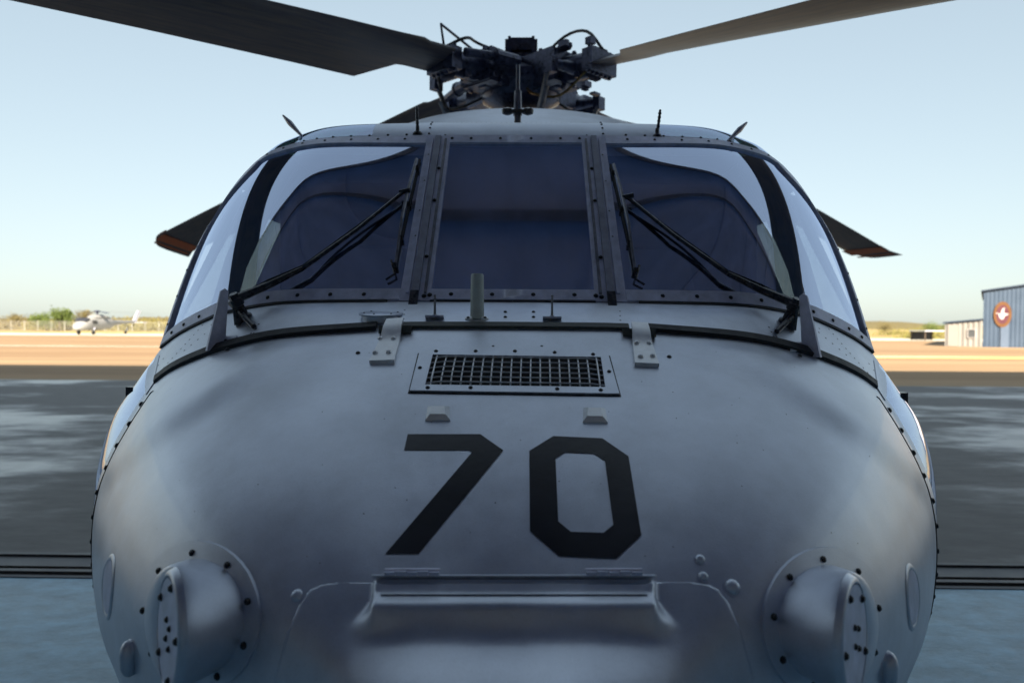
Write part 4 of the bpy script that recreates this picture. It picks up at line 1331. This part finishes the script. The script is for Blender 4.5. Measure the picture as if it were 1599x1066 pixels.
for (x, y, r) in ((-1.38, 3.9, .33), (1.38, 3.9, .33), (0, 11.2, .2)):
    b = MB(); b.lathe((x - .11, y, r), (1, 0, 0), [(0, r * .55), (.0, r * .85), (.05, r), (.17, r), (.22, r * .85), (.22, r * .55)], 24); w = b.build('wheel', M['tyre'], heli)
    b = MB(); b.lathe((x - .1, y, r), (1, 0, 0), [(0, r * .5), (.2, r * .5)], 18); b.build('rim', M['light'], w)
    b = MB(); b.tube([(x, y, r), (x * .85, y - .1, .9 if x else 1.7)], .05, 8); b.build('gear_strut', M['frame'], heli)

# ---- cockpit interior
ci = MB()
ci.grid(lambda a, c: V((lerp(-1.12, 1.12, a), 3.32, lerp(.9, 2.44, c))), 1, 1)
ci.build('rear_bulkhead', M['interior'], heli, False)
b = MB(); b.grid(lambda a, c: V((lerp(-.9, .9, a), lerp(2.78, 3.32, c), 2.385)), 6, 1); b.build('ceiling_lining', M['interior'], heli, False)
b = MB(); b.grid(lambda a, c: V((lerp(-1.05, 1.05, a), lerp(2.0, 3.4, c), .95)), 1, 1); b.build('cockpit_floor', M['interior'], heli, False)
b = MB(); b.slab(lambda a, c: V((lerp(-.98, .98, a), lerp(2.14 + .22 * (2 * a - 1) ** 4, 2.46, c), 1.755 + .055 * sin(pi * min(1, c * 1.2)) * (1 - .6 * (2 * a - 1) ** 4))), lambda a, c: V((0, 0, 1)), 30, 8, -.03, 0); b.build('glareshield', M['glare'], heli)
b = MB(); b.box((0, 2.48, 1.45), (1.9, .10, .56)); b.build('instrument_panel', M['interior'], heli, False)
for s in (-1, 1):
    b = MB()
    b.grid(lambda a, c: V((s * .56 + (a - .5) * .50 * (1 - .25 * c ** 3), 3.02 + .10 * c - .05 * sin(pi * a), 1.25 + .80 * c)), 8, 10)
    b.grid(lambda a, c: V((s * .56 + (a - .5) * .50 * (1 - .25 * c ** 3), 3.12 + .10 * c, 1.25 + .80 * c)), 8, 10)
    b.box((s * .56, 2.86, 1.26), (.5, .42, .12)); b.box((s * .56, 3.08, 2.14), (.26, .08, .16))
    b.build('crew_seat', M['seat'], heli)
    b = MB(); b.tube([(s * 1.075, 2.50, 1.66), (s * 1.06, 2.66, 1.95), (s * 1.02, 2.84, 2.22), (s * .96, 2.92, 2.40)], [.045, .042, .048, .06], 8); b.build('door_pillar', M['interior'], heli)
b = MB(); b.box((0, 2.95, 2.36), (.5, .5, .12)); b.box((0, 2.86, 2.22), (.3, .1, .2)); b.build('overhead_console', M['interior'], heli, False)
# sun screen cloth hung behind the centre pane
def cloth(a, c):
    x = (a - .5) * .56; base = V((0, 2.30, 1.80)).lerp(V((0, 2.66, 2.38)), c)
    return base + V((x, .010 * sin(14 * a + 3 * c) + .008 * sin(5 * c + 2 * a) - .02 * c * (1 - c), .0))
b = MB(); b.slab(cloth, lambda a, c: V((0, -.8, .5)), 20, 20, -.004, 0); b.build('sun_screen', M['glare'], heli)

# ---- rotor head
HUB = V((0, 5.5, 3.59))
TILT = Matrix.Rotation(radians(0.9), 3, 'X') @ Matrix.Rotation(radians(0.4), 3, 'Y')
def az(k):                         # blade azimuths, world XY
    return radians((-133, -45.5, 47, 133.8)[k])
b = MB(); b.lathe(HUB + V((0, 0, -1.0)), (0, -.05, 1), [(0, .24), (.25, .20), (.3, .16), (.75, .15)], 24); b.build('rotor_mast', M['rotor'], heli)
b = MB(); b.lathe(HUB + V((0, .02, -.66)), (0, -.05, 1), [(0, .30), (.03, .36), (.09, .36), (.1, .30), (.16, .28), (.17, .33), (.23, .33), (.24, .25)], 28)
for k in range(4):
    a = az(k) + .5; d = V((cos(a), sin(a), 0)); b.box(HUB + d * .36 + V((0, 0, -.52)), (.16, .10, .1), Matrix.Rotation(a, 3, 'Z'))
b.build('swashplate', M['rotor'], heli, angle=30)
b = MB(); b.lathe(HUB + V((0, 0, -.2)), (0, -.05, 1), [(0, .20), (.05, .30), (.16, .33), (.24, .30), (.30, .2)], 24)
for k in range(4):
    a = az(k); d = V((cos(a), sin(a), 0)); b.box(HUB + d * .30, (.34, .30, .24), Matrix.Rotation(a, 3, 'Z'))
hub = b.build('rotor_hub', M['rotor'], heli, angle=30)
b = MB(); b.tube([HUB + V((0, 0, .05)), HUB + V((0, 0, .15)), HUB + V((0, 0, .19)), HUB + V((0, 0, .2))], [.19, .15, .09, .08], 16); b.build('hub_cap', M['rotor'], heli)
b = MB(); b.box(HUB + V((0, -.02, .245)), (.245, .20, .10)); b.box(HUB + V((0, -.02, .305)), (.20, .16, .02)); b.box(HUB + V((0, -.04, .19)), (.16, .16, .05))
for x in (-.09, .09): b.lathe(HUB + V((x, -.1, .30)), (0, 0, 1), [(0, .012), (.022, .012)], 8)
b.build('vibration_absorber', M['rotor'], heli, False)
rr = random.Random(5)
for k in range(4):
    a = az(k); R3m = TILT @ Matrix.Rotation(a, 3, 'Z')
    def L_(x, y, z): return HUB + R3m @ V((x, y, z))
    b = MB()
    b.tube([L_(.25, 0, 0), L_(.42, 0, -.01), L_(.46, 0, -.01), L_(.70, 0, -.025), L_(.74, 0, -.03)], [.12, .12, .095, .09, .12], 14)
    b.box(L_(.44, 0, 0), (.10, .30, .22), R3m)
    b.box(L_(.78, 0, -.035), (.09, .27, .15), R3m)
    arm = b.build('spindle_arm', M['rotor'], heli, angle=30)
    b = MB(); b.tube([L_(.30, .24, .03), L_(.52, .22, .02)], .05, 10); b.tube([L_(.52, .22, .02), L_(.74, .17, 0)], .030, 10); b.lathe(L_(.5, .22, .02), R3m @ V((1, 0, 0)), [(0, .058), (.02, .058)], 10); b.build('lag_damper', M['rotor'], arm, angle=30)
    b = MB(); b.tube([L_(.60, -.02, -.04), L_(.60, -.30, -.06)], [.05, .03], 10); b.box(L_(.60, -.30, -.08), (.08, .06, .10), R3m); b.build('pitch_horn', M['rotor'], arm)
    b = MB(); b.tube([L_(.58, -.31, -.10), HUB + R3m @ V((.40, -.24, -.50))], .018, 8); b.tube([L_(.55, -.295, -.2), HUB + R3m @ V((.47, -.27, -.36))], .028, 8); b.build('pitch_link', M['steel'], arm)
    b = MB()
    for j in range(16):
        x = rr.uniform(.3, .85); y = rr.uniform(-.17, .17); z = rr.choice((-1, 1)) * rr.uniform(.07, .13)
        if rr.random() < .5: b.lathe(L_(x, y, z), R3m @ V((rr.uniform(-.4, .4), rr.uniform(-.4, .4), 1)), [(-.02, .016), (.0, .022), (.02, .014)], 7)
        else: b.box(L_(x, y, z), (rr.uniform(.03, .09), rr.uniform(.02, .06), rr.uniform(.02, .05)), R3m)
    for j in range(6):
        b.lathe(L_(.78, -.11 + .044 * j, .045), R3m @ V((0, 0, 1)), [(0, .013), (.018, .013)], 6)
        b.lathe(L_(.78, -.11 + .044 * j, -.125), R3m @ V((0, 0, 1)), [(0, .013), (.018, .013)], 6)
    tag(b.build('hub_fittings', M['rotor'], arm, False), kind='stuff')
    b = MB()
    p0 = L_(.12, .05, .14); p1 = L_(.34, .12 * (1 if k % 2 else -1), .30 if k == 1 else .24); p2 = L_(.62, .05, .24 if k == 1 else .16); p3 = L_(.80, .02, .05)
    b.tube([catmull([p0, p1, p2, p3], t * .25) for t in range(13)], .011, 7); b.build('hydraulic_hose', M['rubber'], arm)
    b = MB(); b.tube([catmull([L_(.2, -.15, -.1), L_(.4, -.25, -.22), L_(.6, -.2, -.26), L_(.75, -.1, -.1)], t * .25) for t in range(13)], .010, 6); b.build('hydraulic_hose', M['brass'] if k == 1 else M['rubber'], arm)
# triangular lug and thin bracket on the left-front arm
aa = az(0); R3m = TILT @ Matrix.Rotation(aa, 3, 'Z')
b = MB(); b.tube([HUB + R3m @ V((.80, .02, .06)), HUB + R3m @ V((.83, .02, .20)), HUB + R3m @ V((.42, -.05, .13))], .010, 6); b.build('bracket', M['rotor'], heli)
# scissor links and servo rods down to the fairing
b = MB()
b.tube([V((0, 3.12, 2.50)), V((0, 3.14, 2.66))], .016, 10); b.tube([V((0, 3.14, 2.65)), V((0, 3.16, 2.76))], [.020, .017], 10); b.tube([V((0, 3.16, 2.75)), V((0, 3.18, 2.885))], .009, 8)
rod = b.build('roof_rod', M['steel'], heli)
b = MB()
for x in (-.045, .045):
    b.lathe((x, 3.12, 2.645), (0, 0, 1), [(0, .010), (.006, .024), (.022, .026), (.030, .010)], 10); b.lathe((x, 3.10, 2.545), (0, 0, 1), [(0, .018), (.03, .020), (.036, .012)], 10)
b.box((0, 3.12, 2.66), (.09, .02, .014)); b.box((0, 3.10, 2.56), (.09, .03, .014)); b.build('rod_clamp', M['black'], rod)
for x in (-.17, -.12, .36, -.42):
    b = MB(); b.tube([(x, 5.25, 2.85), (x * 1.02, 5.22, 3.22)], .012 if abs(x) < .2 else .02, 8); b.build('servo_rod', M['steel'], heli)
b = MB()
for s in (-1, 1):
    b.tube([(s * .15, 5.3, 2.9), (s * .32, 5.2, 3.12), (s * .50, 5.2, 3.22)], .05, 8)
    b.lathe((s * .50, 5.2, 2.86), (0, 0, 1), [(0, .06), (.18, .055), (.20, .03), (.34, .03)], 10)
    b.box((s * .40, 5.2, 3.14), (.28, .12, .10)); b.box((s * .25, 5.28, 2.98), (.2, .12, .22))
    b.lathe((s * .62, 5.4, 2.85), (0, 0, 1), [(0, .07), (.16, .06), (.18, .03)], 10)
b.build('servo_assembly', M['rotor'], heli, angle=30)

# ---- rotor blades: one mesh, four copies, local x = span, +y = leading edge
def twist(x): return radians(16.0 - 5.0 * (min(x, 3.5) - 1) - .5 * max(0, x - 3.5))
def blade_mesh():
    b = MB()
    st = [(.80, .15, .15), (1.02, .155, .15), (1.08, .175, .16), (1.26, .175, .40), (1.7, .175, .40), (2.6, .175, .40), (3.6, .175, .40), (4.8, .175, .40), (6.0, .175, .40), (7.0, .175, .40), (7.75, .175, .40), (8.02, .10, .46), (8.18, .03, .49)]
    prof = [(0, 0), (.02, .35), (.10, .8), (.28, 1.0), (.55, .75), (.80, .38), (1, .03), (1, -.03), (.80, -.3), (.55, -.6), (.28, -.8), (.10, -.65), (.02, -.3)]
    vv = []; ff = []
    for (x, le, te) in st:
        ch = le + te; tw = twist(x); dr = -.03 -.08 * max(0, x - .75) ** 1.12
        for (c, t) in prof:
            y = le - ch * c; z = .03 * t * (1.25 if x < 1.2 else 1.0)
            vv.append(V((x, y * cos(tw) - z * sin(tw), y * sin(tw) + z * cos(tw) + dr)))
    n = len(prof)
    for i in range(len(st) - 1):
        for k in range(n): ff.append((i * n + k, i * n + (k + 1) % n, (i + 1) * n + (k + 1) % n, (i + 1) * n + k))
    ff.append(tuple(range(n))); ff.append(tuple((len(st) - 1) * n + k for k in range(n)))
    b.add(vv, ff); return b.mesh('rotor_blade', M['blade'], angle=30)
BLADE_PITCH = 14.0
bme = blade_mesh()
def band_mesh(x0, x1):
    b = MB()
    def S(a, c):
        x = lerp(x0, x1, a); y = lerp(.165 - .2 * max(0, (x - 7.75)), -.395 - .1 * max(0, x - 7.75), c)
        tw = twist(x); dr = -.03 -.08 * (x - .75) ** 1.12
        return x, y, tw, dr
    for sgn in (1, -1):
        def P(a, c, sgn=sgn):
            x, y, tw, dr = S(a, c); th = sgn * (.031 * (1 - .85 * c)) + sgn * .007
            return V((x, y * cos(tw) - th * sin(tw), y * sin(tw) + th * cos(tw) + dr))
        b.grid(P, 2, 6)
    return b.mesh('tip_band', M['orange'])
bands = [band_mesh(7.42, 7.82), band_mesh(7.94, 8.03)]
for k in range(4):
    o = bpy.data.objects.new('rotor_blade', bme); COL.objects.link(o); o.parent = heli
    m4 = (TILT @ Matrix.Rotation(az(k), 3, 'Z')).to_4x4(); m4.translation = HUB
    o.matrix_basis = m4 @ Matrix.Rotation(radians((0, 0, -2, 18)[k]), 4, 'X')
    for bm2 in bands:
        q = bpy.data.objects.new('tip_band', bm2); COL.objects.link(q); q.parent = o

# parts were modelled in world coordinates: shift them under the root
for c in heli.children:
    c.matrix_parent_inverse = Matrix.Translation(-HB_)
bpy.context.view_layer.update()
